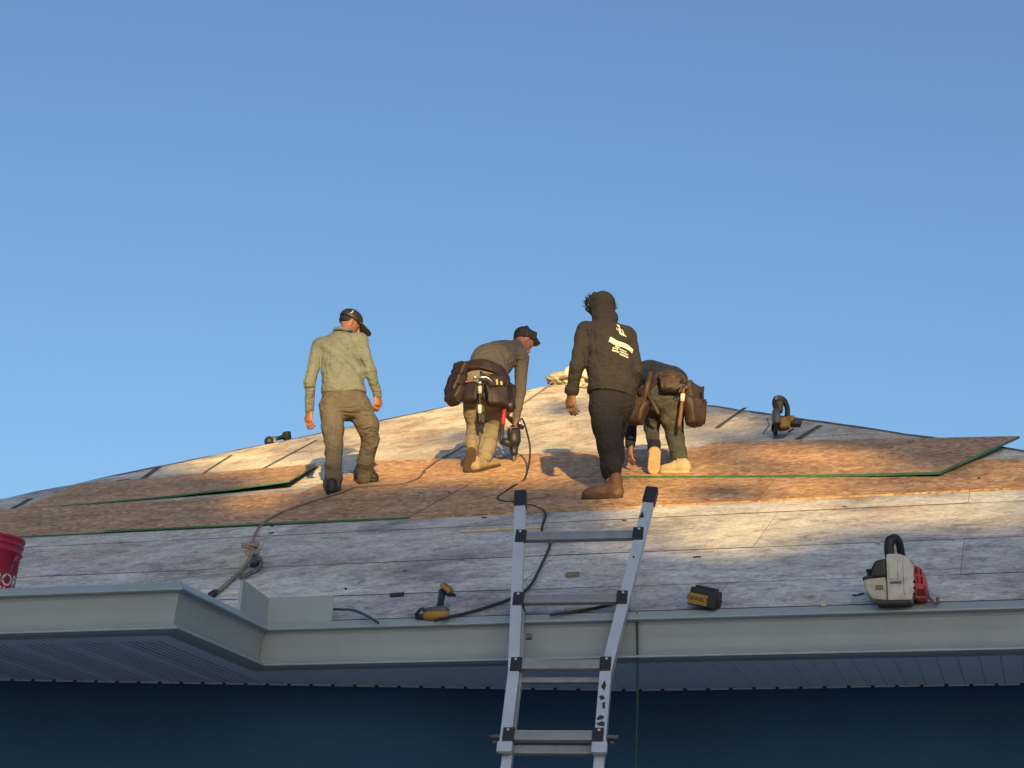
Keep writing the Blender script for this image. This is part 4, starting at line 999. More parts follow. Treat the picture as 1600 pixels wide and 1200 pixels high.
def shoe(parent, heel, toe, ankle, up, m, ms, L=None, hi=0.10, w=0.046, name='shoe'):
    """heel and toe: ground points under the foot; up: sole normal"""
    heel, toe, ankle = map(np.asarray, (heel, toe, ankle)); d = unit(toe - heel); up = unit(up - d * (up @ d)); sd = np.cross(d, up); L_ = np.linalg.norm(toe - heel)
    f = Field(0.0065); hp_ = heel + up * 0.022
    f.cone(heel + d * 0.045 + up * 0.055, toe - d * 0.05 + up * 0.048, 0.044, 0.040, 0.03, up, 0.9)
    f.cone(toe - d * 0.075 + up * 0.042 , toe - d * 0.045 + up * 0.040, 0.046, 0.040, 0.02, up, 0.72)
    f.cone(heel + d * 0.05 + up * 0.05, heel + d * 0.055 + up * hi, 0.044, 0.047, 0.03)
    f.cone(heel + d * 0.10 + up * 0.085, toe - d * 0.09 + up * 0.055, 0.036, 0.030, 0.03)
    for k in range(4):
        p = heel + d * (0.105 + 0.026 * k) + up * (0.122 - 0.017 * k)
        f.cone(p - sd * 0.024, p + sd * 0.024, 0.0055, 0.0055, 0.004)                     # laces
    o = part(f, name, m, parent, folds(0.004, 40, 3), [lambda P: 0.020 - (P - heel) @ up])
    g_ = Field(0.0065)
    g_.cone(heel + d * 0.045 + up * 0.014, toe - d * 0.05 + up * 0.014, 0.046, 0.050, 0.02)
    so_ = part(g_, 'sole', ms, o, None, [lambda P: (P - heel) @ up - 0.030, lambda P: -((P - heel) @ up) + 0.0])
    return o
def pouch(parent, c, rt, up, out, w, h, d, m, name='pouch', flare=1.15, lid=False):
    """open leather pouch: c is the middle of its back at the top edge"""
    rt, out = unit(rt), unit(out); up = unit(np.cross(out, rt)) if up is None else unit(up); n = 20; V = []; F = []
    rings = [(0.00, 1.0 * flare, 1.0), (-0.12, 1.02 * flare, 1.0), (-0.45, 1.0, 1.0), (-0.84, 0.93, 0.92), (-0.97, 0.84, 0.80), (-1.0, 0.6, 0.55)]
    rings = [(0.0, 0.90 * flare, 0.86), (-0.4, 0.86, 0.86)][::-1] + rings
    for z, sw, sdp in rings:
        for j in range(n):
            a = 2 * math.pi * j / n; ca, sa = math.cos(a), math.sin(a)
            x = math.copysign(abs(ca) ** 0.36, ca) * w / 2 * sw; y = (math.copysign(abs(sa) ** 0.36, sa) * 0.5 + 0.5) * d * sdp
            cr = 0.007 * math.sin(5 * a + z * 9 + c[0] * 31) + 0.005 * math.sin(9 * a - z * 15 + c[2] * 23)
            V.append(c + rt * (x + cr * ca) + out * (y + cr * (0.4 + sa)) + up * (z * h + 0.014 * math.sin(3 * a + c[0] * 9) * (1 if z > -.2 else 0)))
    for i in range(len(rings) - 1):
        for j in range(n): F.append([i * n + j, i * n + (j + 1) % n, (i + 1) * n + (j + 1) % n, (i + 1) * n + j])
    F.append([j for j in range(n)][::-1]); F.append([(len(rings) - 1) * n + j for j in range(n)])
    o = link(name, V, F, m, parent, True)
    hem = [c + rt * (math.copysign(abs(math.cos(a)) ** 0.36, math.cos(a)) * w / 2 * flare) + out * ((math.copysign(abs(math.sin(a)) ** 0.36, math.sin(a)) * 0.5 + 0.5) * d) + up * (0.002 + 0.012 * math.sin(3 * a + c[0] * 9)) for a in [2 * math.pi * j / 24 for j in range(25)]]
    MB().tube(hem, 0.0045, 5).build('rim', m, o, True)
    return o
def hammer(name, head, tail, face, label, mh, mgrip, bands=()):
    """head: eye of the hammer; tail: end of the handle; face: direction of the striking face"""
    t = thing(name, tuple(tail), label, 'hammer'); d = unit(tail - head); fx = unit(face - d * (face @ d)); L_ = np.linalg.norm(tail - head)
    MB().tube([head - d * 0.005, head + d * L_ * 0.35, head + d * L_ * 0.5, head + d * L_ * 0.9, tail], [0.011, 0.011, 0.016, 0.017, 0.014], 10).build('handle', mgrip, t, True)
    hd = MB(); hd.tube([head - fx * 0.02, head + fx * 0.03, head + fx * 0.034, head + fx * 0.06], [0.015, 0.013, 0.018, 0.018], 12); hd.build('striking_head', mh, t, True)
    for s_ in (-1, 1):
        sd = np.cross(d, fx) * 0.008 * s_
        MB().tube(smooth_path([head - fx * 0.01 + sd * .4, head - fx * 0.05 + sd - d * 0.004, head - fx * 0.085 + sd * 1.3 + d * 0.016, head - fx * 0.105 + sd * 1.4 + d * 0.038], 4), [0.013 - 0.0009 * k for k in range(13)], 7).build('claw', mh, t, True)
    for a, b, m in bands:
        MB().tube([head + d * L_ * a, head + d * L_ * b], 0.0185, 12).build('grip_band', m, t, True)
    return t
def print_on(target, V, F, m, name, parent, dirn):
    """lay flat print on the cloth: every point travels along dirn until it meets the mesh"""
    base = np.array(target['_w']); me = target.data
    bv = BVHTree.FromPolygons([v.co + Vector(base) for v in me.vertices], [list(p.vertices) for p in me.polygons])
    out = []
    for p in V:
        hit = bv.ray_cast(Vector(p) - Vector(dirn) * 0.6, Vector(dirn), 2.0)
        out.append(np.array(hit[0]) + np.array(hit[1]) * 0.0025 if hit[0] is not None else np.asarray(p))
    return link(name, out, F, m, parent)
def text_mesh(txt, size, w=None):
    cu = bpy.data.curves.new('txt', 'FONT'); cu.body = txt; cu.size = size; cu.align_x = 'CENTER'; cu.align_y = 'CENTER'; cu.offset = size * 0.02; cu.resolution_u = 2
    to = bpy.data.objects.new('txt', cu); COL.objects.link(to); bpy.context.view_layer.update()
    me = bpy.data.meshes.new_from_object(to.evaluated_get(bpy.context.evaluated_depsgraph_get())); bpy.data.objects.remove(to)
    V = np.array([v.co[:] for v in me.vertices]); F = [list(p.vertices) for p in me.polygons]
    if w: V[:, 0] *= w / (V[:, 0].max() - V[:, 0].min())
    return V, F
def join_meshes(parts):
    V = []; F = []
    for v, f in parts:
        n = len(V); V += [tuple(p) for p in v]; F += [[n + int(i) for i in q] for q in f]
    return V, F
X1 = A(1, 0, 0); Y1 = A(0, 1, 0)

# ---------------------------------------------------------------- worker in khaki shirt and black cap, walking up the slope
def worker_cap():
    F0 = on_roof(520, 778, 0.03); Y0 = F0[1]
    def J(x, y, d=0.0): return at(x, y, Y0 + d)
    t = thing('person', tuple(F0), 'person in khaki long sleeved shirt, brown trousers and black cap walking up the roof', 'person', 'workers on the roof')
    lhip, rhip = J(519, 632, .08), J(559, 630, .10)
    lk, la = J(522, 698, .02), J(521, 752, .06)
    rk, ra = J(579, 688, .22), J(570, 742, .42)
    lsh, rsh = J(500, 538, .12), J(561, 530, .12)
    lel, lwr = J(484, 597, .04), J(484, 641, .14)
    rel, rwr = J(578, 578, .06), J(590, 617, .18)
    neck, head = J(535, 521, .16), J(546, 506, .26)
    waist, chest = J(536, 606, .08), J(531, 556, .10)
    # body
    f = Field(0.008)
    fw = unit(A(.86, .42, -.36)); ax = head_field(f, head, fw, A(.25, .1, 1), 0.97)
    f.cone(J(533, 532, .12), head + A(-.01, -.02, -.05), 0.060, 0.054, 0.03)
    f.cone(chest, waist, 0.115, 0.115, 0.04, X1, 1.35); f.limb([lsh, lel, lwr], [.05, .04, .028]); f.limb([rsh, rel, rwr], [.05, .04, .028])
    f.limb([lhip, lk, la], [.08, .055, .04]); f.limb([rhip, rk, ra], [.08, .055, .04])
    P_ = [f.solve(), add_hand(None, None, lwr + (lwr - lel) * .02, A(.02, .10, -1), A(.45, .6, .1), -1, 0.42), add_hand(None, None, rwr, A(.03, .05, -1), A(-.5, .5, .1), 1, 0.75)]
    V, F = join_meshes(P_); link('body', V, F, SKIN1, t, True)
    # shirt
    f = Field(0.008)
    f.cone(J(531, 551, .11), J(536, 585, .09), 0.132, 0.130, 0.04, X1, 1.32)
    f.cone(J(536, 585, .09), J(537, 611, .08), 0.130, 0.143, 0.04, X1, 1.36)
    f.cone(J(503, 541, .12), J(562, 533, .12), 0.082, 0.078, 0.06); f.cone(J(531, 533, .13), J(534, 523, .15), 0.085, 0.07, 0.05)
    f.limb([lsh + A(-.012, 0, -.02), lel, lwr], [.060, .048, .037], 0.018); f.limb([rsh + A(.01, 0, -.02), rel, rwr], [.062, .049, .038], 0.018)
    def wr(P):   # drag folds running from the right shoulder to the left hip
        q = P - J(556, 560, .0); t_ = (q @ unit(A(.80, 0, .60))) ; s_ = np.exp(-((q @ unit(A(-.6, 0, .8))) / .28) ** 2)
        return 0.008 * s_ * np.sin(t_ * 62 + 2.0 * np.sin(q[:, 2] * 9)) * np.exp(-((t_ + .05) / .16) ** 2)
    fo = folds(0.010, 24, 5, (0.5, 0, 1))
    sh = part(f, 'shirt', SH_OLIVE, t, lambda P: fo(P) + wr(P), [lambda P: (J(530, 617, .08)[2] + 0.012 * np.sin(P[:, 0] * 14) + (P[:, 0] - J(530, 617)[0]) * .05) - P[:, 2] - 10 * ((P[:, 0] < J(494, 600)[0]) | (P[:, 0] > J(577, 600)[0]))])
    col = [J(535, 519, .14) + A(math.cos(a) * .072, math.sin(a) * .075 - .01, 0.012 * math.sin(a * 2) + 0.015 * math.cos(a)) for a in [2 * math.pi * k / 24 for k in range(25)]]
    MB().tube(col, 0.016, 8).build('collar', SH_OLIVE, sh, True)
    # trousers
    f = Field(0.008)
    f.cone(J(537, 616, .09), J(539, 632, .09), 0.142, 0.145, 0.05, X1, 1.30)
    f.limb([lhip + A(0, 0, -.02), J(520, 670, .03), lk, J(521, 728, .03), la + A(0, 0, .03), la + A(0, 0, -.05)], [.112, .092, .074, .066, .072, .066], 0.025)
    f.limb([rhip + A(0.0, 0, -.02), J(574, 664, .16), rk, J(571, 720, .32), ra + A(0, 0, .03), ra + A(0, 0, -.03)], [.114, .096, .074, .070, .072, .066], 0.025)
    fo2 = folds(0.014, 26, 8, (0, 0, 1), 1.0)
    part(f, 'trousers', TR_BROWN, t, fo2)
    # shoes
    n = RN
    shoe(t, on_roof(520, 781, .03), on_roof(517, 764, .03) + A(-.02, .02, 0), la, unit(RN * .6 + A(0, 0, .4)), SHOE_B, SHOE_B)
    shoe(t, on_roof(556, 757, .045), on_roof(589, 759, .03), ra, unit(RN * .4 + A(0, 0, .6)), SHOE_B, SHOE_B)
    # cap
    f = Field(0.007); q = lambda a, b, d: head + ax[0] * a + ax[1] * b + ax[2] * d
    f.ell(q(0, -0.004, 0.052), ax, A(0.091, 0.108, 0.086), 0.02)
    cut = q(0, 0, 0.022)
    cp = part(f, 'cap', BLACK, t, folds(0.003, 40, 2), [lambda P: -((P - cut) @ unit(ax[2] + ax[1] * .12))])
    f = Field(0.006); f.cone(q(0, 0.095, 0.030), q(0, 0.150, 0.018), 0.072, 0.066, 0.02)
    up_ = unit(ax[2] + ax[1] * .25); b0 = q(0, 0.10, 0.036)
    part(f, 'peak', BLACK, cp, None, [lambda P: np.abs((P - b0) @ up_ + 1.6 * (((P - b0) @ ax[0]) ** 2)) - 0.008])
    em = q(0.072, -0.035, 0.075); e1 = unit(np.cross(ax[2], unit(em - q(0, 0, .05)))); V, F = text_mesh('J', 0.045)
    V = [em + e1 * v[0] + ax[2] * v[1] for v in V]
    print_on(cp, V, F, WHITEP, 'emblem', cp, -unit(em - q(0, 0, .05)))
    hb = Field(0.007); hb.ell(q(0, -0.028, 0.012), ax, A(0.0785, 0.076, 0.05), 0.02)
    part(hb, 'hair', HAIR, t, None, [lambda P: (P - q(0, 0.0, 0)) @ ax[1] - 0.0])
worker_cap()

# ---------------------------------------------------------------- worker bent over a nail gun
def worker_nailer():
    F0 = on_roof(757, 742, 0.02); Y0 = F0[1]
    def J(x, y, d=0.0): return at(x, y, Y0 + d)
    t = thing('person', tuple(F0), 'person in taupe shirt and khaki trousers bending over a black nail gun', 'person', 'workers on the roof')
    lhip, rhip = J(741, 618, .02), J(775, 614, .06)
    lk, la = J(743, 668, .16), J(737, 697, .02)
    rk, ra = J(770, 666, .22), J(757, 716, .06)
    pel, mid, chest = J(757, 596, .05), J(767, 570, .22), J(790, 551, .48)
    lsh, rsh = J(765, 553, .60), J(815, 560, .46)
    rel, rwr = J(813, 612, .44), J(806, 655, .40)
    head = J(818, 533, .70)
    f = Field(0.008); fw = unit(A(.62, .45, -.64)); ax = head_field(f, head, fw, A(.45, .35, .8), 0.98)
    f.cone(J(802, 545, .55), head + A(-.02, -.03, -.02), 0.060, 0.054, 0.03)
    f.cone(chest, pel, 0.115, 0.115, 0.04, X1, 1.3); f.limb([rsh, rel, rwr], [.05, .04, .028]); f.limb([lsh, J(770, 600, .75), J(790, 640, .72)], [.05, .04, .028])
    f.limb([lhip, lk, la], [.08, .05, .04]); f.limb([rhip, rk, ra], [.08, .05, .04])
    P_ = [f.solve(), add_hand(None, None, rwr + A(0, 0, .01), A(-.05, .03, -1), A(-.85, -.2, 0), -1, 0.95), add_hand(None, None, J(790, 640, .72), A(.3, -.2, -1), A(.7, 0, 0), 1, 0.9)]
    V, F = join_meshes(P_); link('body', V, F, SKIN1, t, True)
    f = Field(0.008)
    f.cone(J(759, 586, .08), J(770, 562, .24), 0.150, 0.140, 0.06, X1, 1.28); f.cone(J(770, 562, .24), J(788, 553, .46), 0.140, 0.125, 0.06, X1, 1.25)
    f.cone(J(772, 548, .52), J(812, 557, .46), 0.085, 0.080, 0.06); f.cone(J(793, 548, .5), J(806, 541, .58), 0.085, 0.068, 0.04)
    f.limb([rsh + A(.0, 0, -.0), rel, rwr], [.068, .050, .037], 0.02); f.limb([lsh, J(770, 600, .75), J(790, 636, .72)], [.066, .05, .038], 0.02)
    fo = folds(0.008, 22, 15, (0.6, 0.2, 1)); part(f, 'shirt', SH_TAUPE, t, fo)
    f = Field(0.008)
    f.cone(J(755, 600, .06), J(758, 618, .05), 0.150, 0.150, 0.05, X1, 1.28)
    f.limb([lhip, J(742, 645, .10), lk, la + A(0, 0, .02)], [.108, .096, .075, .066], 0.025)
    f.limb([rhip, J(774, 645, .15), rk, J(763, 695, .12), ra + A(0, 0, .02)], [.110, .098, .076, .070, .068], 0.025)
    part(f, 'trousers', TR_KHAKI, t, folds(0.014, 26, 18, (0, 0, 1), 1.2))
    # left shoe up on its toe with the sole towards the photographer; right shoe flat, turned out
    shoe(t, J(737, 699, -.13), J(732, 739, -.02), la, unit(A(.05, 1, .35)), SHOE_T, SOLE)
    shoe(t, on_roof(741, 744, .02) + A(-.01, -.02, 0), on_roof(780, 733, .02), ra, unit(RN * .5 + A(0, 0, .5)), SHOE_T, SOLE)
    # hair: cropped black cap of curls
    f = Field(0.007); q = lambda a, b, d: head + ax[0] * a + ax[1] * b + ax[2] * d
    f.ell(q(0, -0.020, 0.036), ax, A(0.093, 0.108, 0.098), 0.02); f.ell(q(0, 0.06, 0.085), ax, A(0.07, 0.065, 0.04), 0.03)
    rr_ = random.Random(5)
    for k in range(26):
        a = rr_.uniform(0, 6.28); z = rr_.uniform(0.01, .12)
        f.ell(q(0.085 * math.cos(a) * (1 - z * 3), 0.02 + 0.095 * math.sin(a), 0.03 + z * .8), ax, A(.02, .02, .018), 0.012)
    part(f, 'hair', HAIR, t, folds(0.012, 70, 3), [lambda P: np.minimum(-((P - q(0, 0, 0.018)) @ ax[2]) , ((P - q(0, -.02, 0)) @ ax[1]) + 0.0) if False else -((P - q(0, 0.0, 0.006)) @ unit(ax[2] - ax[1] * .75))])
    # tool belt
    tb_ = thing('tool_belt', tuple(pel), 'dark brown leather tool belt with stacked pouches on the bending worker in taupe', 'tool belt')
    f = Field(0.008); bc = J(756, 588, .07); bu = unit(A(.18, .42, 1))
    f.cone(bc - bu * .05, bc + bu * .05, 0.168, 0.166, 0.02, X1, 1.26)
    part(f, 'belt', LEATHER, tb_, folds(0.006, 30, 7), [lambda P: np.abs((P - bc) @ bu) - 0.055, lambda P: 10 * 0 - ((np.abs((P - bc) @ bu) + 9))])
    o1 = unit(A(-.75, -.65, .1)); r1 = unit(np.cross(o1, A(0, 0, 1)))
    def pc(x, y, d, ox, oy, w, h, dp, m=LEATHER, tilt=0.0, nm='pouch'):
        o = unit(A(ox, oy, tilt)); r = unit(np.cross(A(0, 0, 1), o)); u = unit(np.cross(o, r)); return pouch(tb_, J(x, y, d), r, u, o, w, h, dp, m, nm)
    pc(727, 574, .02, -.75, -.6, .15, .15, .08, LEATHER, .25)
    pc(722, 594, -.02, -.8, -.55, .165, .18, .095, LEATHER, .35)
    pc(722, 613, -.05, -.75, -.6, .175, .15, .105, LEATHER, .40)
    pc(737, 604, -.11, -.35, -.95, .15, .16, .06, LEATHER, .1)
    pc(772, 588, -.08, .30, -.95, .23, .25, .045, LEATHER, .05)
    pc(775, 608, -.13, .25, -.95, .19, .18, .075, LEATHER, .15)
    pc(790, 600, .05, .9, -.4, .17, .25, .06, LEATHER2, .05)
    MB().tube([J(791, 592, -.02), J(794, 606, -.03), J(790, 622, -.04)], [0.014, 0.012, 0.014], 8).build('orange_tool_grip', mat('orange grip', (0.45, 0.13, 0.08), 0.6), tb_, True)
    for (x, y) in ((776, 597), (783, 600)):
        MB().tube([J(x, y - 4, -.165), J(x + 1, y + 6, -.165)], 0.011, 8).build('tool_handle', PINE, tb_, True)
    MB().box(J(732, 598, -.13), [X1, Y1, A(0, 0, 1)], (.055, .03, .028), 0.006).build('red_tape', REDP, tb_)
    pl_ = pouch(tb_, J(752, 648, -.10), X1, A(0, 0, 1), -Y1, .07, .09, .03, BLACK, 'hammer_loop')
    hammer('claw_hammer', J(750, 590, -.24), J(749.5, 664, -.19), unit(A(-1, -.15, .0)), 'steel claw hammer hanging at the back of the bending worker in taupe', STEEL, BLACK, ((.08, .15, STEEL), (.18, .34, WHITEP), (.58, .76, WHITEP)))
    hammer('red_hammer', J(789, 632, -.10), J(783, 690, -.16), unit(A(1, 0, 0)), 'red handled hammer hanging beside the nail gun', DSTEEL, BLACK, ((.06, .55, REDP),))
    # nail gun held in the right hand
    g0 = rwr + A(-.01, .0, -.085)
    ng = thing('nail_gun', tuple(J(803, 722, .38)), 'black coil nail gun held down against the deck', 'nail gun')
    a0, a1 = J(808, 668, .42), J(803, 690, .40)
    MB().tube([J(800, 659, .38), J(810, 664, .44), J(816, 668, .5)], [0.019, 0.018, 0.022], 10).build('grip', BLACK, ng, True)
    MB().tube([J(806, 664, .42), J(803, 674, .41), J(803, 690, .40), J(803, 697, .40)], [0.03, 0.062, 0.062, 0.045], 18).build('cylinder', BLACK, ng, True)
    MB().tube([J(803, 696, .40), J(803, 708, .39), J(803, 712, .39)], [0.042, 0.034, 0.022], 12).build('nose', BLACK, ng, True)
    MB().tube([J(803, 710, .39), J(803, 721, .39)], [0.014, 0.012], 8).build('contact_tip', DSTEEL, ng, True)
    MB().lathe(J(792, 692, .36), frame(unit(A(.35, -.3, .9))), [(0, -.03), (.055, -.03), (.064, -.02), (.064, .02), (.055, .03), (0, .03)], 22).build('nail_drum', BLACK, ng, True)
    MB().tube([J(797, 676, .33), J(799, 668, .33), J(809, 668, .33)], 0.006, 6).build('trigger_guard', DSTEEL, ng, True)
    MB().tube([J(812, 664, .46), J(812, 655, .5)], 0.012, 8).build('air_fitting', STEEL, ng, True)
worker_nailer()

# ---------------------------------------------------------------- hooded worker, back to the photographer
def worker_hood():
    F0 = on_roof(950, 786, 0.02); Y0 = F0[1]
    def J(x, y, d=0.0): return at(x, y, Y0 + d)
    t = thing('person', tuple(F0), 'person in dark brown printed hoodie with the hood up standing behind the ladder', 'person', 'workers on the roof')
    lhip, rhip = J(943, 632, .06), J(968, 630, .08)
    lk, la = J(952, 696, .05), J(955, 752, .08)
    rk, ra = J(957, 684, .42), J(962, 728, .58)
    lsh, rsh = J(914, 514, .10), J(981, 523, .12)
    lel, lwr = J(902, 571, .04), J(893, 612, .14)
    rel, rwr = J(992, 580, .10), J(984, 622, .26)
    head = J(941, 480, .20)
    f = Field(0.008); fw = unit(A(-.28, .9, -.18)); ax = head_field(f, head, fw, A(.02, .12, 1), 1.0)
    f.cone(J(943, 512, .14), head + A(0, -.02, -.05), 0.062, 0.056, 0.03)
    f.cone(J(952, 540, .1), J(956, 610, .08), 0.12, 0.12, 0.04, X1, 1.35); f.limb([lsh, lel, lwr], [.05, .04, .03]); f.limb([rsh, rel, rwr], [.05, .04, .03])
    f.limb([lhip, lk, la], [.08, .06, .042]); f.limb([rhip, rk, ra], [.08, .06, .042])
    P_ = [f.solve(), add_hand(None, None, lwr + A(0, 0, -.015), A(.04, .10, -1), A(.55, .55, .1), -1, 0.55, 1.08), add_hand(None, None, rwr, A(-.05, .3, -1), A(-.6, .4, .1), 1, 0.6)]
    V, F = join_meshes(P_); link('body', V, F, SKIN2, t, True)
    f = Field(0.008)
    f.cone(J(951, 535, .10), J(955, 575, .08), 0.142, 0.138, 0.05, unit(A(1, .25, 0)), 1.32); f.cone(J(955, 575, .08), J(955, 606, .07), 0.138, 0.142, 0.05, unit(A(1, .2, 0)), 1.24)
    f.cone(J(919, 517, .11), J(978, 525, .12), 0.080, 0.078, 0.06); f.cone(J(944, 513, .13), J(943, 505, .16), 0.095, 0.080, 0.05)
    f.limb([lsh + A(-.005, 0, -.02), lel, lwr], [.068, .056, .044], 0.018); f.limb([rsh + A(.0, 0, -.02), rel, rwr], [.068, .058, .044], 0.018)
    f.cone(J(957, 604, .07), J(956, 611, .07), 0.142, 0.138, 0.03, X1, 1.22)
    def wr(P):
        q = P - J(925, 535, .0); t_ = q @ unit(A(.75, 0, .65)); return 0.006 * np.sin(t_ * 48 + 1.5 * np.sin(q[:, 2] * 8)) * np.exp(-((q @ q.T if False else (q ** 2).sum(1))) / .06)
    fo = folds(0.010, 23, 25, (0.4, 0, 1))
    zc = J(955, 616, .07)[2]; x0 = J(911, 600, .1)[0]
    sh = part(f, 'hoodie', SH_BROWN, t, lambda P: fo(P) + wr(P), [lambda P: zc + .010 * np.sin(P[:, 0] * 11) - (P[:, 0] - J(955, 616)[0]) * .12 - P[:, 2] - 10 * (P[:, 0] < x0)])
    # hem band and cuff
    f = Field(0.008); hb0 = J(955, 611, .07); f.cone(hb0 - A(0, 0, .02), hb0 + A(0, 0, .012), 0.146, 0.148, 0.02, X1, 1.23)
    part(f, 'hem_band', SH_BROWN, sh, folds(0.006, 40, 33), [lambda P: np.abs(P[:, 2] - (hb0[2] - .012) + (P[:, 0] - hb0[0]) * .12) - 0.028])
    cd = unit(lwr - lel); MB().lathe(lwr + cd * -.01, frame(cd), [(.045, -.03), (.055, -.028), (.056, 0), (.052, .028), (.042, .03)], 20).build('cuff', SH_BROWN, sh, True)
    # hood
    f = Field(0.007); q = lambda a, b, d: head + ax[0] * a + ax[1] * b + ax[2] * d
    f.ell(q(0, -.012, .018), ax, A(.099, .106, .108), .03); f.cone(q(0, -.012, -.03), J(943, 504, .14), .072, .082, .05); f.cone(q(-.05, -.05, -.11), q(.06, -.055, -.12), .048, .048, .05)
    part(f, 'hood', SH_BROWN, t, folds(0.010, 26, 41), [lambda P: (P - q(0, .050, 0)) @ ax[1]])
    # dark curls escaping round the hood
    hm = MB(); rr_ = random.Random(9)
    hf = Field(0.006)
    hf.ell(q(0, .060, .034), ax, A(.104, .055, .108), .02)
    for k in range(44):
        a = rr_.uniform(-.2, 3.9); rad_ = rr_.uniform(.095, .118); p = q(rad_ * math.cos(a) * 1.02, rr_.uniform(.03, .09), .028 + rad_ * math.sin(a) * .98)
        hf.ell(p, ax, A(.018, .018, .018) * rr_.uniform(.5, 1.1), .006)
    hr_ = part(hf, 'hair', HAIR, t, folds(0.014, 90, 3))
    for k in range(30):
        a = rr_.choice((rr_.uniform(-.3, .9), rr_.uniform(2.2, 3.5), rr_.uniform(0, 3.14))); p = q(.112 * math.cos(a), rr_.uniform(.03, .08), .03 + .115 * math.sin(a)); d = unit(ax[0] * math.cos(a) + ax[2] * math.sin(a) + ax[1] * rr_.uniform(-.3, .3)); s_ = ax[1] * rr_.choice((-1, 1))
        pts = [p + d * .008 * j + (np.cross(d, s_) * math.sin(j * 1.3 + k) + s_ * math.cos(j * 1.3 + k)) * .007 for j in range(5)]
        hm.tube(pts, [.004, .0034, .003, .0024, .0016], 5)
    tag(hm.build('curls', HAIR, hr_, True), kind='stuff')
    # trousers: loose, narrowing to the boot
    f = Field(0.008)
    f.cone(J(955, 618, .08), J(955, 636, .08), 0.138, 0.136, 0.04, X1, 1.18)
    f.limb([lhip + A(.01, 0, -.02), J(948, 664, .05), lk, J(955, 728, .05), la + A(0, 0, .07)], [.122, .108, .088, .076, .074], 0.03)
    f.limb([rhip, rk, ra + A(0, 0, .06)], [.11, .085, .07], 0.03)
    part(f, 'trousers', TR_DARK, t, folds(0.015, 25, 28, (0, 0, 1), 1.2))
    shoe(t, on_roof(974, 784, .02), on_roof(909, 786, .02) + A(0, -.02, 0), la, unit(RN * .35 + A(0, 0, .65)), BOOT, SOLE, hi=.15, name='boot')
    shoe(t, ra + A(0.0, .0, -.07), ra + A(-.05, .26, .04), ra, RN, BOOT, SOLE, hi=.13, name='boot')
    # print on the back: a figure, a lettered banner and small lines of lettering
    o = J(970, 540, 0); e1 = unit(J(986, 545, 0) - J(952, 535.5, 0)); e2 = unit(np.cross(e1, A(0, 1, 0)) * -1); e2 = e2 if e2[2] > 0 else -e2
    ux = unit(e1 * 1.0 + A(0, 0, .12)); uz = A(0, 0, 1.0)
    def put(V, F, nm): print_on(sh, ([o + ux * (v[0] * .85 + .006) + uz * (v[1] * .95 + .052) for v in V] if nm == 'print_figure' else [o + e1 * v[0] * .94 + e2 * v[1] * .94 for v in V]), F, WHITEP, nm, sh, A(0, 1, .0))
    def strip(cx, cy, w, h, n=14, wav=.006, nm='banner'):
        V = []; F = []
        for i in range(n + 1):
            x = -w / 2 + w * i / n; yy = wav * math.sin(i / n * 6.28)
            for j in range(4): V.append((cx + x, cy + yy - h / 2 + h * j / 3))
        for i in range(n):
            for j in range(3): F.append([i * 4 + j, i * 4 + 4 + j, i * 4 + 5 + j, i * 4 + 1 + j])
        put(V, F, nm)
    # lettering read as worn block capitals, too small to make out in the photograph: built as separate bars
    x = -.100; rr_ = random.Random(2)
    while x < .095:
        w_ = rr_.uniform(.011, .018); strip(x + w_ / 2, .0 + .006 * math.sin(x * 40), w_, .047 if x < .07 else .040, 3, 0, 'print_letter'); x += w_ + .0022
    for (y0, xa, xb, h_3) in ((-.040, -.040, -.010, .010), (-.050, .0, .055, .011), (-.058, -.055, -.012, .012), (-.070, .012, .075, .012), (-.080, -.055, .0, .014), (-.094, .012, .085, .014)):
        x = xa
        while x < xb:
            w_ = rr_.uniform(.005, .009); strip(x + w_ / 2, y0, w_, h_3, 2, 0, 'print_letter'); x += w_ + .0018
    def blob(pts, nm='print_figure'):
        c = np.mean(pts, 0); V = [tuple(c)] + [tuple(p) for p in pts]; n = len(pts); put(V, [[0, 1 + i, 1 + (i + 1) % n] for i in range(n)], nm)
    blob([(-.048, .125), (-.035, .135), (-.022, .130), (-.016, .112), (-.024, .098), (-.038, .103)])
    blob([(-.030, .095), (-.016, .097), (-.008, .075), (-.014, .055), (-.028, .050), (-.034, .070)])
    blob([(-.052, .085), (-.046, .086), (-.044, .070), (-.034, .066), (-.036, .060), (-.050, .066)])
    blob([(-.028, .050), (-.014, .056), (.004, .050), (.014, .046), (.036, .036), (.045, .028), (.010, .027), (-.016, .030), (-.026, .040)])
    blob([(-.008, .080), (.006, .082), (.016, .060), (.020, .048), (.012, .048), (.004, .070)])
worker_hood()

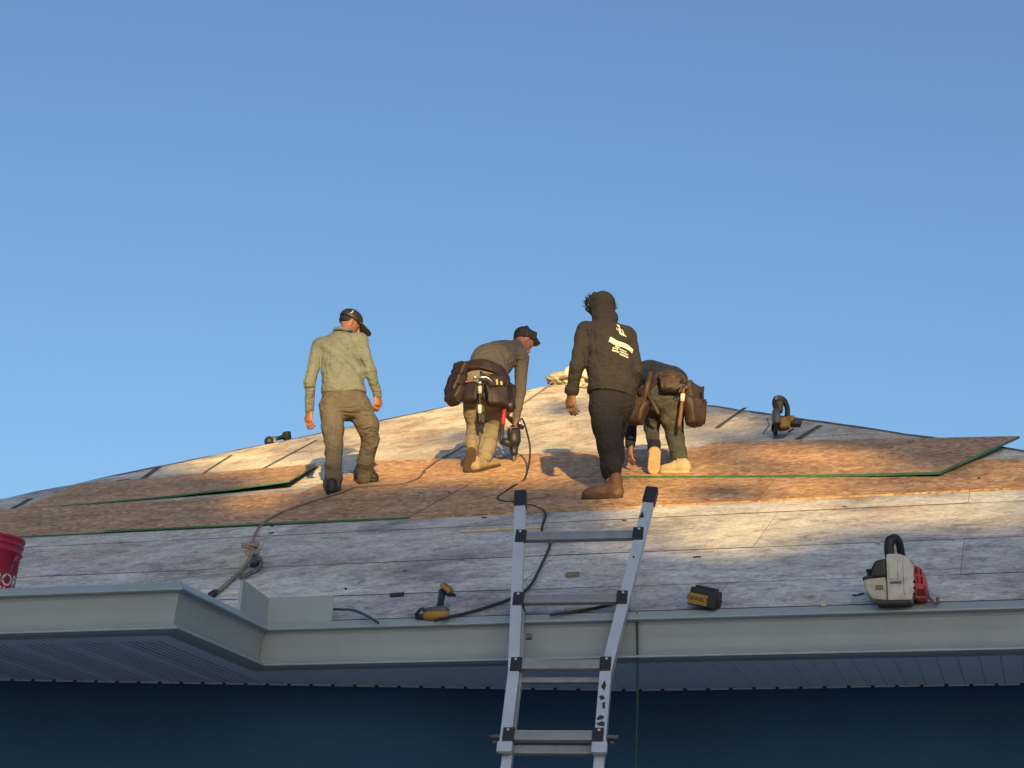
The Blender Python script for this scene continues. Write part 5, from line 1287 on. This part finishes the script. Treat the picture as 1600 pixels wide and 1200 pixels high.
# ---------------------------------------------------------------- worker bent double at the loose sheet
def worker_bent():
    F0 = on_roof(1062, 746, 0.03); Y0 = F0[1]
    def J(x, y, d=0.0): return at(x, y, Y0 + d)
    t = thing('person', tuple(F0), 'person in navy shirt and olive trousers bent double over the sheets', 'person', 'workers on the roof')
    lhip, rhip = J(1030, 628, .06), J(1056, 626, .02)
    rk, ra = J(1055, 682, .08), J(1063, 728, .05)
    lk, la = J(1018, 668, .28), J(1022, 700, .10)
    pel, chest = J(1044, 606, .06), J(1006, 600, .50)
    lsh, rsh = J(988, 602, .42), J(1050, 612, .62)
    lel, lwr = J(986, 652, .40), J(985, 694, .30)
    head = J(1036, 630, .80)
    f = Field(0.008); fw = unit(A(-.1, .35, -.9)); ax = head_field(f, head, fw, A(-.1, .9, .3), 0.98)
    f.cone(J(1018, 612, .6), head, 0.06, 0.054, 0.03)
    f.cone(chest, pel, .11, .115, .04, X1, 1.25); f.limb([lsh, lel, lwr], [.05, .04, .03]); f.limb([rsh, J(1056, 650, .6), J(1050, 690, .5)], [.05, .04, .03])
    f.limb([lhip + A(0, .03, 0), J(1022, 648, .24), lk + A(0, .02, 0), la], [.07, .045, .04, .035]); f.limb([rhip, rk, ra], [.08, .055, .04])
    P_ = [f.solve(), add_hand(None, None, lwr + A(0, 0, -.005), A(.0, .12, -1), A(.8, .3, 0), -1, 0.35, 1.0)]
    V, F = join_meshes(P_); link('body', V, F, SKIN1, t, True)
    f = Field(0.008)
    f.cone(J(1043, 596, .12), J(1016, 590, .34), .135, .13, .06, X1, 1.25); f.cone(J(1016, 590, .34), J(1002, 598, .46), .13, .11, .06, X1, 1.2)
    f.cone(lsh, rsh, .075, .075, .05); f.limb([lsh, J(983, 628, .46), lel, lwr], [.075, .066, .055, .042], .045); f.limb([rsh, J(1056, 650, .6), J(1050, 686, .5)], [.075, .055, .04], .045)
    part(f, 'shirt', SH_NAVY, t, folds(.010, 22, 52))
    f = Field(0.008)
    f.cone(J(1043, 612, .06), J(1043, 622, .05), .148, .145, .05, X1, 1.22)
    f.limb([rhip, J(1050, 655, .05), rk, J(1060, 708, .06), ra + A(0, 0, .03)], [.100, .088, .070, .064, .066], .025)
    f.limb([lhip, J(1022, 648, .22), lk, la + A(0, 0, .02)], [.095, .076, .060, .050], .025)
    part(f, 'trousers', TR_OLIVE, t, folds(.013, 26, 58, (0, 0, 1), 1.1))
    cu = J(1065, 729, .05); MB().lathe(cu, frame(A(.06, 0, 1)), [(.05, -.032), (.070, -.032), (.074, 0), (.071, .026), (.05, .028)], 22).build('turned_cuff', TR_OLIVE, t, True)
    # paint marks on the seat of the trousers
    shoe(t, on_roof(1079, 747, .025), on_roof(1030, 748, .025) + A(0, -.03, 0), ra, unit(RN * .3 + A(0, 0, .7)), SHOE_C, SHOE_C, hi=.085, w=.05)
    shoe(t, J(1024, 699, -.08), J(1021, 742, .0), la, unit(A(.0, 1, .25)), SHOE_C, SOLE_C)
    MB().lathe(la + A(0, 0, .02), frame(A(0, -.3, 1)), [(.03, -.05), (.05, -.04), (.055, 0), (.05, .04), (.03, .05)], 16).build('ankle_cuff', SH_NAVY, t, True)
    hf = Field(.008); hf.ell(head + ax[2] * .02 - ax[1] * .02, ax, A(.095, .115, .12), .02); part(hf, 'hair', HAIR, t, folds(.01, 70, 3))
    tb_ = thing('tool_belt', tuple(pel), 'worn brown leather tool belt with bulging side pouches on the worker bent double', 'tool belt')
    f = Field(.008); bc = J(1045, 607, .03); bu = unit(A(-.12, .62, .78))
    f.cone(bc - bu * .05, bc + bu * .05, .146, .142, .02, X1, 1.18)
    part(f, 'belt', LEATHER2, tb_, folds(.006, 30, 7), [lambda P: np.abs((P - bc) @ bu) - .055])
    def pc(x, y, d, ox, oy, w, h, dp, tilt=0.0, roll=0.0, m=LEATHER2, nm='pouch'):
        o_ = unit(A(ox, oy, tilt)); r = unit(np.cross(A(roll, 0, 1), o_)); u = unit(np.cross(o_, r)); return pouch(tb_, J(x, y, d), r, u, o_, w, h, dp, m, nm)
    pc(1046, 594, -.10, .0, -.9, .16, .13, .07, .30, 0)
    pc(1075, 604, -.02, .8, -.55, .20, .33, .09, .0, -.12)
    pc(1077, 628, -.08, .65, -.75, .17, .20, .10, .05, -.1)
    pc(1004, 632, .02, -.6, -.8, .17, .19, .10, .2, .25)
    MB().tube(smooth_path([J(1017, 582, .02), J(1012, 602, -.05), J(1008, 622, -.02), J(1003, 634, .02)], 4), .026, 8).build('strap', LEATHER2, tb_, True)
    MB().tube(smooth_path([J(1010, 612, -.02), J(1020, 630, -.10), J(1030, 648, -.09)], 4), .016, 8).build('strap', LEATHER2, tb_, True)
    MB().tube(smooth_path([J(1062, 586, -.02), J(1070, 598, -.06), J(1077, 606, -.05)], 4), .022, 8).build('strap', LEATHER2, tb_, True)
    hammer('wood_hammer', J(1068.5, 604, -.20), J(1061, 668, -.14), unit(A(.4, 1, 0)), 'wooden handled hammer hanging on the belt of the worker bent double', DSTEEL, mat('brown wood handle', (0.17, 0.08, 0.05), 0.6), ((.18, .36, WHITEP),))
worker_bent()

for o in bpy.data.objects:
    if '_w' in o: del o['_w']
